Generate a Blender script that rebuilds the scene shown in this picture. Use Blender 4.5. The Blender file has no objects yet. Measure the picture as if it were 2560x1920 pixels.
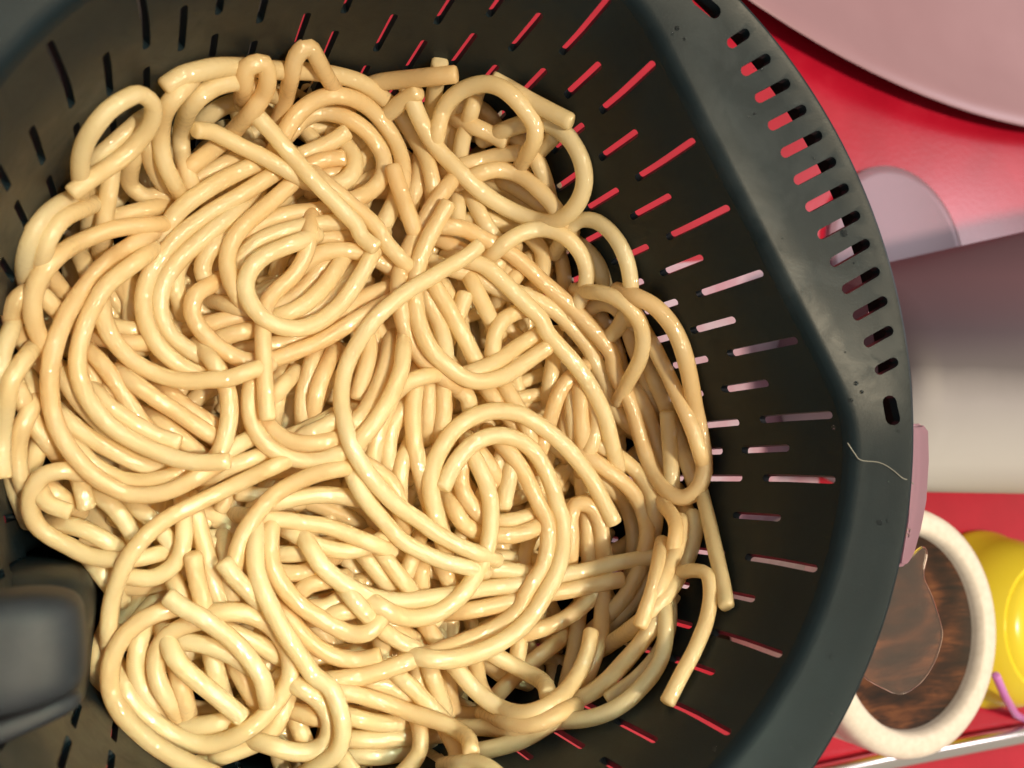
import bpy, bmesh, math, random
from mathutils import Vector, Matrix
# 1 Blender unit = 1 cm; the basket's rim plane is z = 0, the table lies at z = -11
S = bpy.context.scene
S.unit_settings.system = 'METRIC'; S.unit_settings.scale_length = 0.01
COL = S.collection
random.seed(5)

# ------------------------------------------------------------------ camera
cam_d = bpy.data.cameras.new('camera'); cam = bpy.data.objects.new('camera', cam_d); COL.objects.link(cam)
RX, RY, RZ = (0.910, 0.049, 0.411), (0.0, -0.993, 0.118), (0.414, -0.108, -0.904)
def ortho(a, b, c):
    z = Vector((a[2], b[2], c[2])).normalized(); x = Vector((a[0], b[0], c[0])); x = (x - x.dot(z)*z).normalized()
    return x, z.cross(x), z
ax, ay, az = ortho(RX, RY, RZ)
cam.matrix_world = Matrix(((ax[0], -ay[0], -az[0], 0), (ax[1], -ay[1], -az[1], 0), (ax[2], -ay[2], -az[2], 8.0), (0, 0, 0, 1)))
cam_d.sensor_width = 36; cam_d.lens = 2141/2560*36
cam_d.clip_start = 0.5; cam_d.clip_end = 400
cam_d.dof.use_dof = True; cam_d.dof.focus_distance = 12.6; cam_d.dof.aperture_fstop = 0.29; cam_d.dof.aperture_blades = 0
S.camera = cam
# ------------------------------------------------------------------ light
S.view_settings.view_transform = 'Standard'; S.view_settings.look = 'None'
S.view_settings.exposure = 0; S.view_settings.gamma = 1
W = bpy.data.worlds.new('World'); S.world = W; W.use_nodes = True
bg = W.node_tree.nodes['Background']; bg.inputs['Color'].default_value = (0.98, 0.90, 0.76, 1); bg.inputs['Strength'].default_value = 0.50
def area(name, loc, target, size, power, col):
    d = bpy.data.lights.new(name, 'AREA'); d.shape = 'DISK'; d.size = size; d.energy = power; d.color = col
    o = bpy.data.objects.new(name, d); o.location = loc
    o.rotation_euler = (Vector(target) - Vector(loc)).to_track_quat('-Z', 'Y').to_euler(); COL.objects.link(o)
    return o
d = bpy.data.lights.new('kitchen_lamp', 'SPOT'); d.energy = 198000; d.color = (1.0, 0.83, 0.57); d.spot_size = math.radians(70); d.spot_blend = .5; d.shadow_soft_size = 3.2
lamp = bpy.data.objects.new('kitchen_lamp', d); lamp.location = (18, -7.5, 55)
lamp.rotation_euler = (Vector((9, 1, -4))-lamp.location).to_track_quat('-Z', 'Y').to_euler(); COL.objects.link(lamp)
beam = area('added_cool_beam', (13, 15, 45), (.7, -3.4, -4), 7, 240, (0.82, 1.0, 0.76)); beam.data.spread = math.radians(17)  # added narrow cool beam that tints one corner of the pile, no known window
area('side_window', (68, 19, 27), (22, 6, -11), 18, 6500, (1.0, 0.90, 0.98))
S.cycles.max_bounces = 12; S.cycles.diffuse_bounces = 8; S.cycles.transmission_bounces = 8
S.cycles.use_denoising = True
S.cycles.sample_clamp_indirect = 6

# ------------------------------------------------------------------ materials
def mat(name, **kw):
    m = bpy.data.materials.new(name); m.use_nodes = True; b = m.node_tree.nodes['Principled BSDF']
    for k, v in kw.items():
        b.inputs[k.replace('_', ' ')].default_value = v
    return m, m.node_tree, b
def node(t, kind, **kw):
    n = t.nodes.new(kind)
    for k, v in kw.items(): setattr(n, k, v)
    return n
def noise(t, scale, detail=3, rough=.5, vec=None, dist=0):
    n = node(t, 'ShaderNodeTexNoise'); n.inputs['Scale'].default_value = scale; n.inputs['Detail'].default_value = detail
    n.inputs['Roughness'].default_value = rough; n.inputs['Distortion'].default_value = dist
    if vec: t.links.new(vec, n.inputs['Vector'])
    return n
def coords(t): return node(t, 'ShaderNodeTexCoord').outputs['Object']
def ramp(t, fac, stops):
    r = node(t, 'ShaderNodeValToRGB'); e = r.color_ramp.elements
    while len(e) < len(stops): e.new(.5)
    for s, (p, c) in zip(e, stops): s.position = p; s.color = tuple(c) + (1,) if len(c) == 3 else c
    t.links.new(fac, r.inputs['Fac']); return r
def bump(t, b, height, strength, dist, inp='Normal'):
    n = node(t, 'ShaderNodeBump'); n.inputs['Strength'].default_value = strength; n.inputs['Distance'].default_value = dist
    t.links.new(height, n.inputs['Height']); t.links.new(n.outputs['Normal'], b.inputs[inp]); return n

PASTA, t, b = mat('boiled_pasta', Roughness=.42, IOR=1.38, Coat_Weight=1.0, Coat_Roughness=.11, Coat_IOR=1.75)
v = coords(t)
oi = node(t, 'ShaderNodeObjectInfo')
n1 = noise(t, 1.1, 3, .55, v)
r1 = ramp(t, n1.outputs['Fac'], [(.3, (.91, .755, .455)), (.55, (.935, .82, .54)), (.75, (.945, .865, .62))])
mx = node(t, 'ShaderNodeMix', data_type='RGBA', blend_type='MULTIPLY'); mx.inputs['Factor'].default_value = 1
r2 = ramp(t, oi.outputs['Random'], [(0, (.97, .87, .76)), (.5, (1, .96, .90)), (1, (1, 1, 1))])
t.links.new(r1.outputs['Color'], mx.inputs['A']); t.links.new(r2.outputs['Color'], mx.inputs['B'])
t.links.new(mx.outputs['Result'], b.inputs['Base Color'])
n2 = noise(t, 26, 2, .5, v); n3 = noise(t, 7, 2, .5, v)
ad = node(t, 'ShaderNodeMath', operation='ADD'); t.links.new(n2.outputs['Fac'], ad.inputs[0]); t.links.new(n3.outputs['Fac'], ad.inputs[1])
bump(t, b, ad.outputs[0], .12, .02)
n4 = noise(t, 13, 1, .45, v); bump(t, b, n4.outputs['Fac'], .85, .045, 'Coat Normal')
n5 = noise(t, 5, 2, .5, v); rc = ramp(t, n5.outputs['Fac'], [(.42, (.04,)*3), (.7, (.16,)*3)]); t.links.new(rc.outputs['Color'], b.inputs['Coat Roughness'])
tr = node(t, 'ShaderNodeBsdfTranslucent'); t.links.new(mx.outputs['Result'], tr.inputs['Color'])
ms_ = node(t, 'ShaderNodeMixShader'); ms_.inputs['Fac'].default_value = .48
t.links.new(b.outputs[0], ms_.inputs[1]); t.links.new(tr.outputs[0], ms_.inputs[2])
t.links.new(ms_.outputs[0], t.nodes['Material Output'].inputs['Surface'])

BASKET, t, b = mat('dark_grey_plastic', Roughness=.42, IOR=1.48, Specular_IOR_Level=.22)
v = coords(t)
n1 = noise(t, .9, 5, .62, v, .6)
r1 = ramp(t, n1.outputs['Fac'], [(.35, (.0042, .0100, .0142)), (.62, (.0054, .0122, .0170)), (.8, (.0072, .0150, .0205))])
# limescale smears on the pouring side of the rim
sx = node(t, 'ShaderNodeSeparateXYZ'); t.links.new(v, sx.inputs[0])
ms = [node(t, 'ShaderNodeMapRange', interpolation_type='SMOOTHSTEP') for _ in range(3)]
for q, (ax_, lo, hi) in zip(ms, (('Y', -.6, 1.4), ('Z', 10.4, 10.62), ('X', 1.5, 3.4))):
    q.inputs['From Min'].default_value = lo; q.inputs['From Max'].default_value = hi; t.links.new(sx.outputs[ax_], q.inputs['Value'])
ns = noise(t, 1.1, 5, .55, v, .8); rs = ramp(t, ns.outputs['Fac'], [(.44, (0, 0, 0)), (.60, (1, 1, 1))])
m1 = node(t, 'ShaderNodeMath', operation='MULTIPLY'); t.links.new(ms[0].outputs[0], m1.inputs[0]); t.links.new(ms[1].outputs[0], m1.inputs[1])
m2 = node(t, 'ShaderNodeMath', operation='MULTIPLY'); t.links.new(m1.outputs[0], m2.inputs[0]); t.links.new(ms[2].outputs[0], m2.inputs[1])
m3 = node(t, 'ShaderNodeMath', operation='MULTIPLY'); t.links.new(m2.outputs[0], m3.inputs[0]); t.links.new(rs.outputs['Color'], m3.inputs[1])
m4 = node(t, 'ShaderNodeMath', operation='MULTIPLY'); t.links.new(m3.outputs[0], m4.inputs[0]); m4.inputs[1].default_value = .7
mx = node(t, 'ShaderNodeMix', data_type='RGBA'); t.links.new(m4.outputs[0], mx.inputs['Factor']); t.links.new(r1.outputs['Color'], mx.inputs['A']); mx.inputs['B'].default_value = (.017, .025, .031, 1)
t.links.new(mx.outputs['Result'], b.inputs['Base Color'])
n2 = noise(t, 2.2, 6, .65, v, 1.2)
r2 = ramp(t, n2.outputs['Fac'], [(.35, (.40,)*3), (.6, (.47,)*3), (.7, (.53,)*3)])
t.links.new(r2.outputs['Color'], b.inputs['Roughness'])
n3 = noise(t, 40, 2, .5, v); bump(t, b, n3.outputs['Fac'], .12, .01)

CLOTH, t, b = mat('red_oilcloth', Roughness=.30, IOR=1.5, Coat_Weight=.35, Coat_Roughness=.22)
v = coords(t)
n1 = noise(t, .35, 5, .6, v); r1 = ramp(t, n1.outputs['Fac'], [(.3, (.33, .004, .020)), (.6, (.40, .006, .027)), (.8, (.47, .018, .045))])
t.links.new(r1.outputs['Color'], b.inputs['Base Color'])
n2 = noise(t, 6, 3, .5, v); bump(t, b, n2.outputs['Fac'], .1, .05)

WHITE, t, b = mat('tub_painted_shade', Roughness=.55)
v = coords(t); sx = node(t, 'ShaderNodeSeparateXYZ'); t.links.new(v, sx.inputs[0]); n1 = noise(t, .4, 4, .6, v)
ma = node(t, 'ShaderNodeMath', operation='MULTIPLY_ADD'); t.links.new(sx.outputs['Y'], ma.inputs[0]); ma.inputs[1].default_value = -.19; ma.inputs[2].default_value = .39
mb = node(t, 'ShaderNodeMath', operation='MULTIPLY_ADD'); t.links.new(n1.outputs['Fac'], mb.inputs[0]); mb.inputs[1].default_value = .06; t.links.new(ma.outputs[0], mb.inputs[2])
r1 = ramp(t, mb.outputs[0], [(.05, (.105, .05, .07)), (.32, (.05, .032, .05)), (.48, (.055, .045, .06)), (.64, (.25, .24, .27)), (.9, (.46, .46, .48))])  # dark middle and lighter flank are shading painted into the tub's base colour
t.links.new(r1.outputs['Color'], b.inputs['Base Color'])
PINKPLATE, t, b = mat('blush_glaze', Roughness=.35)
v = coords(t); n1 = noise(t, .12, 4, .6, v); r1 = ramp(t, n1.outputs['Fac'], [(.3, (.29, .165, .205)), (.7, (.35, .21, .26))])
t.links.new(r1.outputs['Color'], b.inputs['Base Color'])
CREAM, t, b = mat('cream_ceramic', Roughness=.55)
v = coords(t); n1 = noise(t, 5, 4, .6, v); r1 = ramp(t, n1.outputs['Fac'], [(.3, (.60, .545, .49)), (.7, (.70, .65, .60))])
t.links.new(r1.outputs['Color'], b.inputs['Base Color']); bump(t, b, n1.outputs['Fac'], .06, .02)
WOOD, t, b = mat('dark_walnut', Roughness=.55, Specular_IOR_Level=.2)
v = coords(t); mp = node(t, 'ShaderNodeMapping'); mp.inputs['Scale'].default_value = (.55, .8, 1); mp.inputs['Rotation'].default_value = (0, 0, .25)
t.links.new(v, mp.inputs['Vector'])
mp.inputs['Location'].default_value = (.35, -.5, 0)
wv = node(t, 'ShaderNodeTexWave', wave_type='RINGS', rings_direction='Z'); wv.inputs['Scale'].default_value = .55; wv.inputs['Distortion'].default_value = 7; wv.inputs['Detail'].default_value = 4; wv.inputs['Detail Scale'].default_value = .9; wv.inputs['Detail Roughness'].default_value = .65
t.links.new(mp.outputs['Vector'], wv.inputs['Vector'])
m2p = node(t, 'ShaderNodeMapping'); m2p.inputs['Scale'].default_value = (.9, 7, 1); m2p.inputs['Rotation'].default_value = (0, 0, .2); t.links.new(v, m2p.inputs['Vector'])
n1 = noise(t, 1.2, 6, .7, m2p.outputs['Vector'], .8)
n2 = noise(t, .45, 2, .5, v)
ma = node(t, 'ShaderNodeMath', operation='MULTIPLY_ADD'); t.links.new(wv.outputs['Fac'], ma.inputs[0]); ma.inputs[1].default_value = .28; t.links.new(n1.outputs['Fac'], ma.inputs[2])
mm = node(t, 'ShaderNodeMath', operation='MULTIPLY'); t.links.new(ma.outputs[0], mm.inputs[0]); t.links.new(n2.outputs['Fac'], mm.inputs[1])
r1 = ramp(t, mm.outputs[0], [(.16, (.010, .006, .004)), (.27, (.035, .014, .007)), (.36, (.085, .030, .012)), (.50, (.17, .066, .025))])
t.links.new(r1.outputs['Color'], b.inputs['Base Color'])
LILAC, t, b = mat('lilac_plastic', Base_Color=(.46, .28, .38, 1), Roughness=.3, Transmission_Weight=.6, IOR=1.4)
LILACMAT, t, b = mat('pale_lilac_plastic', Base_Color=(.66, .50, .64, 1), Roughness=.35)
n1 = noise(t, .8, 4, .6, coords(t)); r1 = ramp(t, n1.outputs['Fac'], [(.35, (.40, .20, .29)), (.6, (.46, .36, .48))]); t.links.new(r1.outputs['Color'], b.inputs['Base Color'])
DARK, t, b = mat('added_dark_sheet', Base_Color=(.02, .012, .012, 1), Roughness=.6)  # for the added sheet that darkens the view through the upper slots
CLEAR, t, b = mat('clear_plastic', Base_Color=(.95, .86, .82, 1), Roughness=.06, Transmission_Weight=.97, IOR=1.1)
n1 = noise(t, 9, 3, .5, coords(t)); bump(t, b, n1.outputs['Fac'], .06, .02)
YELLOW, t, b = mat('yellow_plastic', Base_Color=(.70, .58, .04, 1), Roughness=.22, IOR=1.35)
STRAW, t, b = mat('violet_plastic', Base_Color=(.55, .20, .58, 1), Roughness=.3)
STEEL, t, b = mat('polished_steel', Base_Color=(.75, .70, .66, 1), Metallic=1.0, Roughness=.22)
WATER, t, b = mat('water', Base_Color=(1, 1, 1, 1), Roughness=.02, Transmission_Weight=1.0, IOR=1.33)
HAIR, t, b = mat('pale_fibre', Base_Color=(.22, .22, .20, 1), Roughness=.5)
PEG, t, b = mat('grey_rubber', Roughness=.55, Specular_IOR_Level=.25)
n1 = noise(t, 2.5, 5, .6, coords(t)); r1 = ramp(t, n1.outputs['Fac'], [(.3, (.014, .017, .022)), (.7, (.026, .028, .034))]); t.links.new(r1.outputs['Color'], b.inputs['Base Color'])

# ------------------------------------------------------------------ helpers
def link(name, me, m, parent=None, smooth=True, angle=None):
    if smooth: me.shade_smooth()
    if angle: me.set_sharp_from_angle(angle=math.radians(angle))
    o = bpy.data.objects.new(name, me); COL.objects.link(o); me.materials.append(m)
    if parent: o.parent = parent
    return o
def tag(o, label=None, cat=None, group=None, kind=None):
    for k, x in (('label', label), ('category', cat), ('group', group), ('kind', kind)):
        if x: o[k] = x
    return o
def empty(name, loc, label, cat):
    o = bpy.data.objects.new(name, None); o.location = loc; o.empty_display_size = 1; COL.objects.link(o)
    return tag(o, label, cat)
def mesh(name, vs, fs):
    me = bpy.data.meshes.new(name); me.from_pydata(vs, [], fs); me.validate(); me.update(); return me
def lathe(name, prof, n=96, close=False, c=(0, 0, 0)):
    vs, fs = [], []; k = len(prof)
    for i in range(n):
        a = 2*math.pi*i/n
        for r, z in prof: vs.append((c[0]+r*math.cos(a), c[1]+r*math.sin(a), c[2]+z))
    for i in range(n):
        j = (i+1) % n
        for q in range(k if close else k-1):
            p = (q+1) % k; fs.append((i*k+q, j*k+q, j*k+p, i*k+p))
    if not close:
        fs.append(tuple(i*k for i in range(n))[::-1]); fs.append(tuple(i*k+k-1 for i in range(n)))
    return mesh(name, vs, fs)
def spline(P, step):
    # Catmull-Rom through points, resampled
    out = []; n = len(P)
    for i in range(n-1):
        p0, p1, p2, p3 = P[max(i-1, 0)], P[i], P[i+1], P[min(i+2, n-1)]
        m = max(1, round((p2-p1).length/step))
        for q in range(m):
            s = q/m
            out.append(.5*((2*p1)+(p2-p0)*s+(2*p0-5*p1+4*p2-p3)*s*s+(3*p1-p0-3*p2+p3)*s**3))
    out.append(P[-1]); return out
def tube(vs, fs, P, r, sides=14, rng=random, cut=True, wob=.025):
    base = len(vs); n = len(P); N = None; rings = []
    ph = rng.uniform(0, 6.28)
    for i, p in enumerate(P):
        T = (P[min(i+1, n-1)]-P[max(i-1, 0)]).normalized()
        if N is None:
            N = T.orthogonal().normalized()
        N = (N-T*N.dot(T)).normalized(); B = T.cross(N)
        rings.append((p, T, N, B, r*(1+wob*math.sin(i*.31+ph)+wob*.7*math.sin(i*.83+2*ph))))
    def ring(p, N, B, rr, jit=0):
        for k in range(sides):
            a = 2*math.pi*k/sides; q = rr*(1+rng.uniform(-jit, jit))
            vs.append(tuple(p+N*(math.cos(a)*q)+B*(math.sin(a)*q)))
    p, T, N, B, rr = rings[0]
    e = rr*(.35 if cut else .9)
    seq = [(p-T*e, N, B, rr*.55, .05), (p-T*e*.8, N, B, rr*.85, .04)]
    seq += [(q[0], q[2], q[3], q[4], 0) for q in rings]
    p, T, N, B, rr = rings[-1]
    seq += [(p+T*e*.8, N, B, rr*.85, .04), (p+T*e, N, B, rr*.55, .05)]
    for s in seq: ring(*s)
    m = len(seq)
    for i in range(m-1):
        for k in range(sides):
            l = (k+1) % sides; a = base+i*sides
            fs.append((a+k, a+l, a+sides+l, a+sides+k))
    fs.append(tuple(base+k for k in range(sides))[::-1]); fs.append(tuple(base+(m-1)*sides+k for k in range(sides)))
def decode(s):
    acc = [0, 0, 0]; out = []
    for w in s.split():
        d = w.split(',')
        for i in range(3): acc[i] += int(d[i])
        out.append(Vector(acc)/200)
    return out
STRANDS = [
('short upright strand coming down from under the white cut end', 0.13, "778,1207,-612 12,-3,-48 9,-14,-45 9,-19,-45 12,-17,-46 19,-27,-38 21,-20,-41 21,-16,-43"),
('greyish wet strand lying inside the hollow of the upper arched strand', 0.1062, "-125,766,-723 19,13,41 23,21,36 31,37,5 32,37,6 24,38,-18 23,35,-18"),
('brownish strand bending in a wide U below the upper arched strand', 0.1176, "-6,881,-729 -6,-39,-23 -5,-21,-44 4,-22,-42 38,-21,-14 46,13,6 41,24,5 40,29,2 39,28,0 39,28,0 37,29,-9 30,29,-25 27,29,-29"),
('longer straight level strand, deep, close to the upright bands', 0.1213, "364,1144,-846 -36,-24,19 -36,-27,20 -44,-20,-4 -43,-21,-13 -34,-26,-23 -22,-10,-43 -17,-3,-46"),
('straight upright strand, deep, close to the spiral', 0.13, "827,1090,-909 -10,-36,25 -11,-37,23 -9,-40,18 -8,-44,5 -11,-43,-1 -3,-34,-29 3,-22,-39"),
('straight upright strand, deep, close to the blunt level band', 0.13, "837,1027,-867 -7,-39,27 -5,-42,22 4,-45,-1 15,-28,-36 16,-19,-40"),
('straight white-ended strand sticking out over the dark wall at the top', 0.1266, "573,1192,-904 18,-2,47 18,-4,47 29,3,40 37,-1,35 35,-5,37 32,-6,38 33,-6,38 41,0,30"),
('stubby strand end poking out inside the loop against the wall', 0.13, "1126,1035,-573 -8,-13,-44 -2,-9,-46 4,-2,-48 6,-1,-47 5,-1,-47"),
('longer bent upright strand, deep, close to the broad pale arc', 0.105, "-109,750,-775 -14,-24,39 -15,-24,38 -19,-25,36 -24,-33,25 -21,-39,16 -18,-42,-10 -10,-31,-34 -3,-23,-42 1,-16,-45 0,-10,-46 0,-11,-47 0,-10,-47"),
('straight upright strand, deep, close to the broad pale arc', 0.1131, "-67,810,-859 -6,-29,35 -8,-31,32 -13,-38,13 -10,-29,-34 -2,-24,-38 -3,-17,-43 -2,-14,-43"),
('straight level strand, deep, close to the upright bands', 0.1141, "-92,694,-865 29,2,38 42,16,11 43,19,-5 37,21,-22 30,21,-31"),
('straight slanting strand, deep, close to the broad pale arc', 0.1116, "-214,559,-761 23,-28,-24 20,-20,-33 22,-25,-29 18,-18,-36 15,-14,-39"),
('straight slanting strand, deep, close to the outer flank', 0.1104, "-224,498,-812 24,-26,24 28,-27,-14 20,-16,-34 16,-12,-38 16,-11,-39"),
('longer straight level strand, deep, close to the wide double arc', 0.1182, "145,431,-909 24,2,43 31,5,38 47,14,6 48,14,0 38,17,-26 34,17,-32"),
('straight level strand, deep, close to the hanging blunt end', 0.1178, "186,391,-904 19,2,43 23,5,39 38,13,21 42,14,-4 35,14,-29 30,13,-32"),
('straight level strand, deep, close to the level bands', 0.1256, "423,708,-906 23,-2,39 30,1,35 44,10,7 44,10,-7 38,13,-22 35,13,-27"),
('longer bent slanting strand, deep, close to the oval loop', 0.1239, "631,696,-884 -19,-32,26 -20,-33,24 -20,-38,14 -26,-37,0 -32,-32,1 -34,-30,1 -37,-25,-4 -27,-15,-33 -18,-9,-41"),
('longer straight level strand, deep, close to the oval loop', 0.1256, "781,626,-876 -35,-17,25 -36,-18,22 -39,-19,11 -40,-21,4 -38,-25,6 -36,-27,6 -28,-22,-27 -17,-12,-41"),
('straight upright strand, deep, close to the twin pale arcs', 0.1128, "-115,365,-918 12,-27,37 14,-30,33 17,-40,5 9,-29,-35 8,-22,-41"),
('straight upright strand, deep, close to the big hollow', 0.1124, "-27,309,-899 -5,-30,37 -6,-36,30 0,-44,-8 7,-28,-37 4,-23,-42"),
('longer straight slanting strand, deep, close to the big hollow', 0.1152, "74,284,-912 17,-20,39 22,-23,34 33,-29,12 38,-26,2 39,-25,-2 33,-17,-28 29,-14,-35"),
('longer straight slanting strand, deep, close to the hanging blunt end', 0.1143, "50,201,-917 19,-18,41 25,-22,37 37,-29,10 38,-31,0 31,-22,-30 26,-18,-37"),
('straight upright strand, deep, close to the hanging blunt end', 0.1204, "403,347,-889 -7,-34,34 -7,-39,29 -5,-48,0 0,-35,-34 3,-26,-41"),
('longer straight upright strand, deep, close to the middle hollow', 0.1215, "505,416,-885 -13,-34,32 -13,-37,26 -11,-45,6 -10,-46,-3 1,-46,-5 8,-35,-31 8,-27,-38"),
('straight upright strand, deep, close to the middle hollow', 0.1211, "554,404,-872 -18,-32,35 -19,-35,32 -19,-43,15 -12,-49,2 -1,-38,-32 3,-28,-43"),
('longer bent level strand, deep, close to the pale hoop tip', 0.13, "920,828,-908 26,2,43 40,9,27 50,2,-1 49,-8,-4 49,4,-12 46,8,-22 44,8,-23"),
('straight upright strand, deep, close to the pale hoop tip', 0.13, "943,981,-898 -10,-39,27 -9,-40,24 -3,-46,10 10,-37,-27 15,-26,-38"),
('straight slanting strand, deep, close to the pale hoop tip', 0.13, "850,677,-898 7,-30,31 10,-32,27 24,-32,3 30,-21,-25 28,-16,-28"),
('straight upright strand, deep, close to the round loop', 0.13, "1122,802,-891 -27,-39,25 -26,-41,21 -15,-41,-19 -1,-28,-46"),
('bent upright strand, deep, close to the pale hoop tip', 0.13, "1134,778,-868 -20,-37,24 -20,-39,19 -13,-45,1 16,-42,-13 26,-28,-28 27,-23,-33"),
('longer straight upright strand, deep, close to the round loop', 0.13, "1235,844,-860 25,-42,7 15,-42,19 18,-47,-5 11,-46,-12 19,-35,-30 21,-27,-36"),
('longer bent slanting strand, deep, close to the round loop', 0.13, "1265,803,-766 21,-34,32 15,-33,37 29,-39,14 23,-46,-4 27,-33,-27 27,-37,-24"),
('straight slanting strand, deep, close to the round loop', 0.13, "1128,791,-864 -28,-33,23 -28,-34,19 -27,-38,2 -13,-27,-38 -5,-18,-45"),
('straight slanting strand, deep, close to the slanting strands', 0.13, "1188,743,-871 -29,-29,25 -28,-29,24 -30,-33,17 -26,-38,-8 -10,-26,-38 -3,-19,-44"),
('straight slanting strand, deep, between slanting strands and round loop', 0.13, "1264,719,-897 -27,-27,22 -28,-28,21 -27,-29,18 -28,-33,5 -19,-27,-29 -7,-18,-39"),
('longer straight slanting strand, deep, close to the slotted wall', 0.117, "1515,-323,-568 -27,-36,-4 -35,-28,12 -29,-36,-4 -33,-33,-3 -32,-33,-3 -34,-32,-5 -36,-28,-9 -22,-28,-27 -36,-25,-12"),
('longer bent upright strand, deep, close to the slotted wall', 0.1119, "1518,-290,-597 -25,-25,36 -23,-28,34 -18,-40,23 -23,-41,15 -30,-38,10 -36,-35,2 -38,-32,-6 -28,-30,-26 -37,-28,-15"),
('dark shaded strand resting on the wall at the bottom edge of the pile', 0.1116, "1476,-308,-564 -24,-20,37 -23,-24,36 -18,-34,28 -15,-43,17 -22,-42,10 -30,-38,2 -35,-33,-4 -36,-31,-9 -36,-26,-18 -34,-20,-28 -31,-13,-35 -26,-10,-40 -10,-13,-45 -18,-12,-43"),
('longer straight level strand, deep, close to the bracket', 0.1135, "-175,-93,-993 21,-3,41 24,-3,39 34,-6,28 41,-18,9 38,-24,1 28,-21,-30 23,-18,-36"),
('straight slanting strand, deep, close to the bracket', 0.1164, "-80,-170,-978 17,-18,42 22,-26,35 28,-38,-3 20,-30,-33 16,-26,-38"),
('straight upright strand, deep, close to the bracket', 0.1209, "-9,-368,-996 -9,-23,39 -12,-37,22 2,-41,-18 3,-32,-33 4,-35,-31"),
('longer straight level strand, deep, close to the bottom coil', 0.1237, "153,-653,-1000 18,9,43 23,8,40 37,5,27 46,6,13 41,0,-21 34,-5,-33"),
('straight upright strand, deep, close to the bottom coil', 0.1224, "155,-455,-948 6,-23,44 9,-37,31 13,-47,-10 11,-38,-31 9,-33,-36"),
('straight slanting strand, deep, close to the bottom coil', 0.1225, "294,-451,-927 9,-18,41 13,-28,32 22,-39,4 22,-36,-16 19,-29,-28 18,-28,-31"),
('straight level strand, half buried, close to the spiral', 0.1278, "611,960,-896 -34,-19,26 -35,-18,23 -40,-15,4 -31,-3,-33 -21,2,-40"),
('pale strand dropping straight down from beneath the blunt cut end near the wall', 0.1096, "-56,829,-716 -2,-45,8 -3,-42,-11 -5,-39,-26 -3,-39,-24 -4,-25,-38 -4,-14,-45 -3,-12,-45"),
('short curved strand hugging the outer side of the twin upright bands', 0.1129, "25,930,-708 2,-48,-1 4,-33,-38 18,-26,-41 25,-19,-43 22,-12,-46"),
('long strand sweeping along the far edge of the pile behind the peak', 0.1233, "55,959,-545 35,32,6 39,25,-8 38,24,-16 38,21,-22 38,18,-24 38,16,-24 39,15,-23 41,15,-20 42,16,-17 43,13,-16 45,10,-14 45,6,-14 46,1,-14 43,-6,-19 40,-7,-27 37,-10,-27 37,-23,-19 28,-38,0 20,-41,14 17,-42,18 10,-44,14 9,-47,6 19,-33,-27 20,-22,-38"),
('innermost turn of the spiral below the peaked strand', 0.1275, "529,1091,-928 10,-29,34 13,-29,31 17,-31,28 17,-39,16 -6,-43,8 -27,-35,0 -38,-14,-17 -24,1,-38 -18,4,-42"),
('straight upright strand, half buried, close to the level bands', 0.13, "765,960,-894 -19,-38,26 -18,-39,24 -19,-44,13 -20,-45,0 -12,-36,-30 -5,-22,-44"),
('longer straight level strand, half buried, close to the blunt level band', 0.13, "996,1026,-920 17,-25,38 27,-25,32 43,-20,9 40,-28,7 34,-30,17 34,-21,28 37,-15,22 14,-20,42"),
('longer straight slanting strand, half buried, close to the blunt level band', 0.13, "1041,1016,-887 13,-25,38 18,-26,35 32,-24,24 35,-27,17 31,-30,20 42,-21,-1 30,-23,9"),
('pale strand bowing outward next to the wall at the far edge', 0.1044, "-87,714,-754 -16,-22,36 -18,-23,35 -23,-25,32 -21,-33,22 -18,-41,-2 -10,-31,-30 -8,-19,-41 -8,-14,-43"),
('straight upright strand, half buried, close to the broad pale arc', 0.1149, "-148,664,-946 11,-30,36 13,-32,34 16,-38,21 17,-33,-28 12,-20,-42"),
('straight level strand, half buried, close to the oval loop', 0.1184, "196,522,-904 19,-14,42 23,-14,40 35,-13,28 44,-2,-17 36,2,-32"),
('longer straight slanting strand, half buried, close to the oval loop', 0.122, "549,706,-861 -21,-33,25 -23,-36,20 -25,-40,1 -28,-37,1 -32,-34,9 -35,-27,12 -37,-19,-19 -23,-8,-40"),
('longer bent slanting strand, half buried, close to the oval loop', 0.1204, "585,697,-846 -20,-32,29 -21,-33,26 -23,-38,17 -26,-39,5 -31,-35,5 -36,-31,4 -41,-21,-6 -29,-8,-36 -19,-3,-43"),
('straight level strand, half buried, close to the wide double arc', 0.1136, "-89,439,-926 23,-12,42 28,-12,38 44,-8,15 40,8,-26 31,9,-36"),
('straight level strand, half buried, close to the big hollow', 0.1125, "-104,400,-921 21,-10,41 25,-10,39 38,-9,24 46,-1,3 35,6,-30 29,6,-37"),
('slim pinkish strand with a bright streak in the big hollow', 0.1111, "-121,384,-911 17,-20,41 18,-22,38 25,-28,28 29,-37,5 26,-39,-8 26,-39,-12 27,-36,-13 21,-27,-34 17,-20,-39"),
('longer straight slanting strand, half buried, close to the big hollow', 0.1128, "-20,300,-850 21,-21,38 33,-26,21 38,-26,-13 41,-26,0 40,-27,5 40,-27,1 39,-23,-11 32,-16,-33 27,-12,-38"),
('longer straight level strand, half buried, close to the middle hollow', 0.1207, "387,120,-905 18,8,42 23,11,38 38,17,17 41,22,5 38,22,-10 33,18,-27 31,16,-30"),
('straight level strand, half buried, close to the middle hollow', 0.1194, "421,116,-870 16,10,44 22,12,41 38,20,18 41,23,-3 35,19,-27 33,17,-31"),
('straight slanting strand, half buried, close to the hanging blunt end', 0.1197, "441,325,-856 -25,-29,35 -29,-34,27 -16,-26,-41 -11,-18,-49"),
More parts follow.
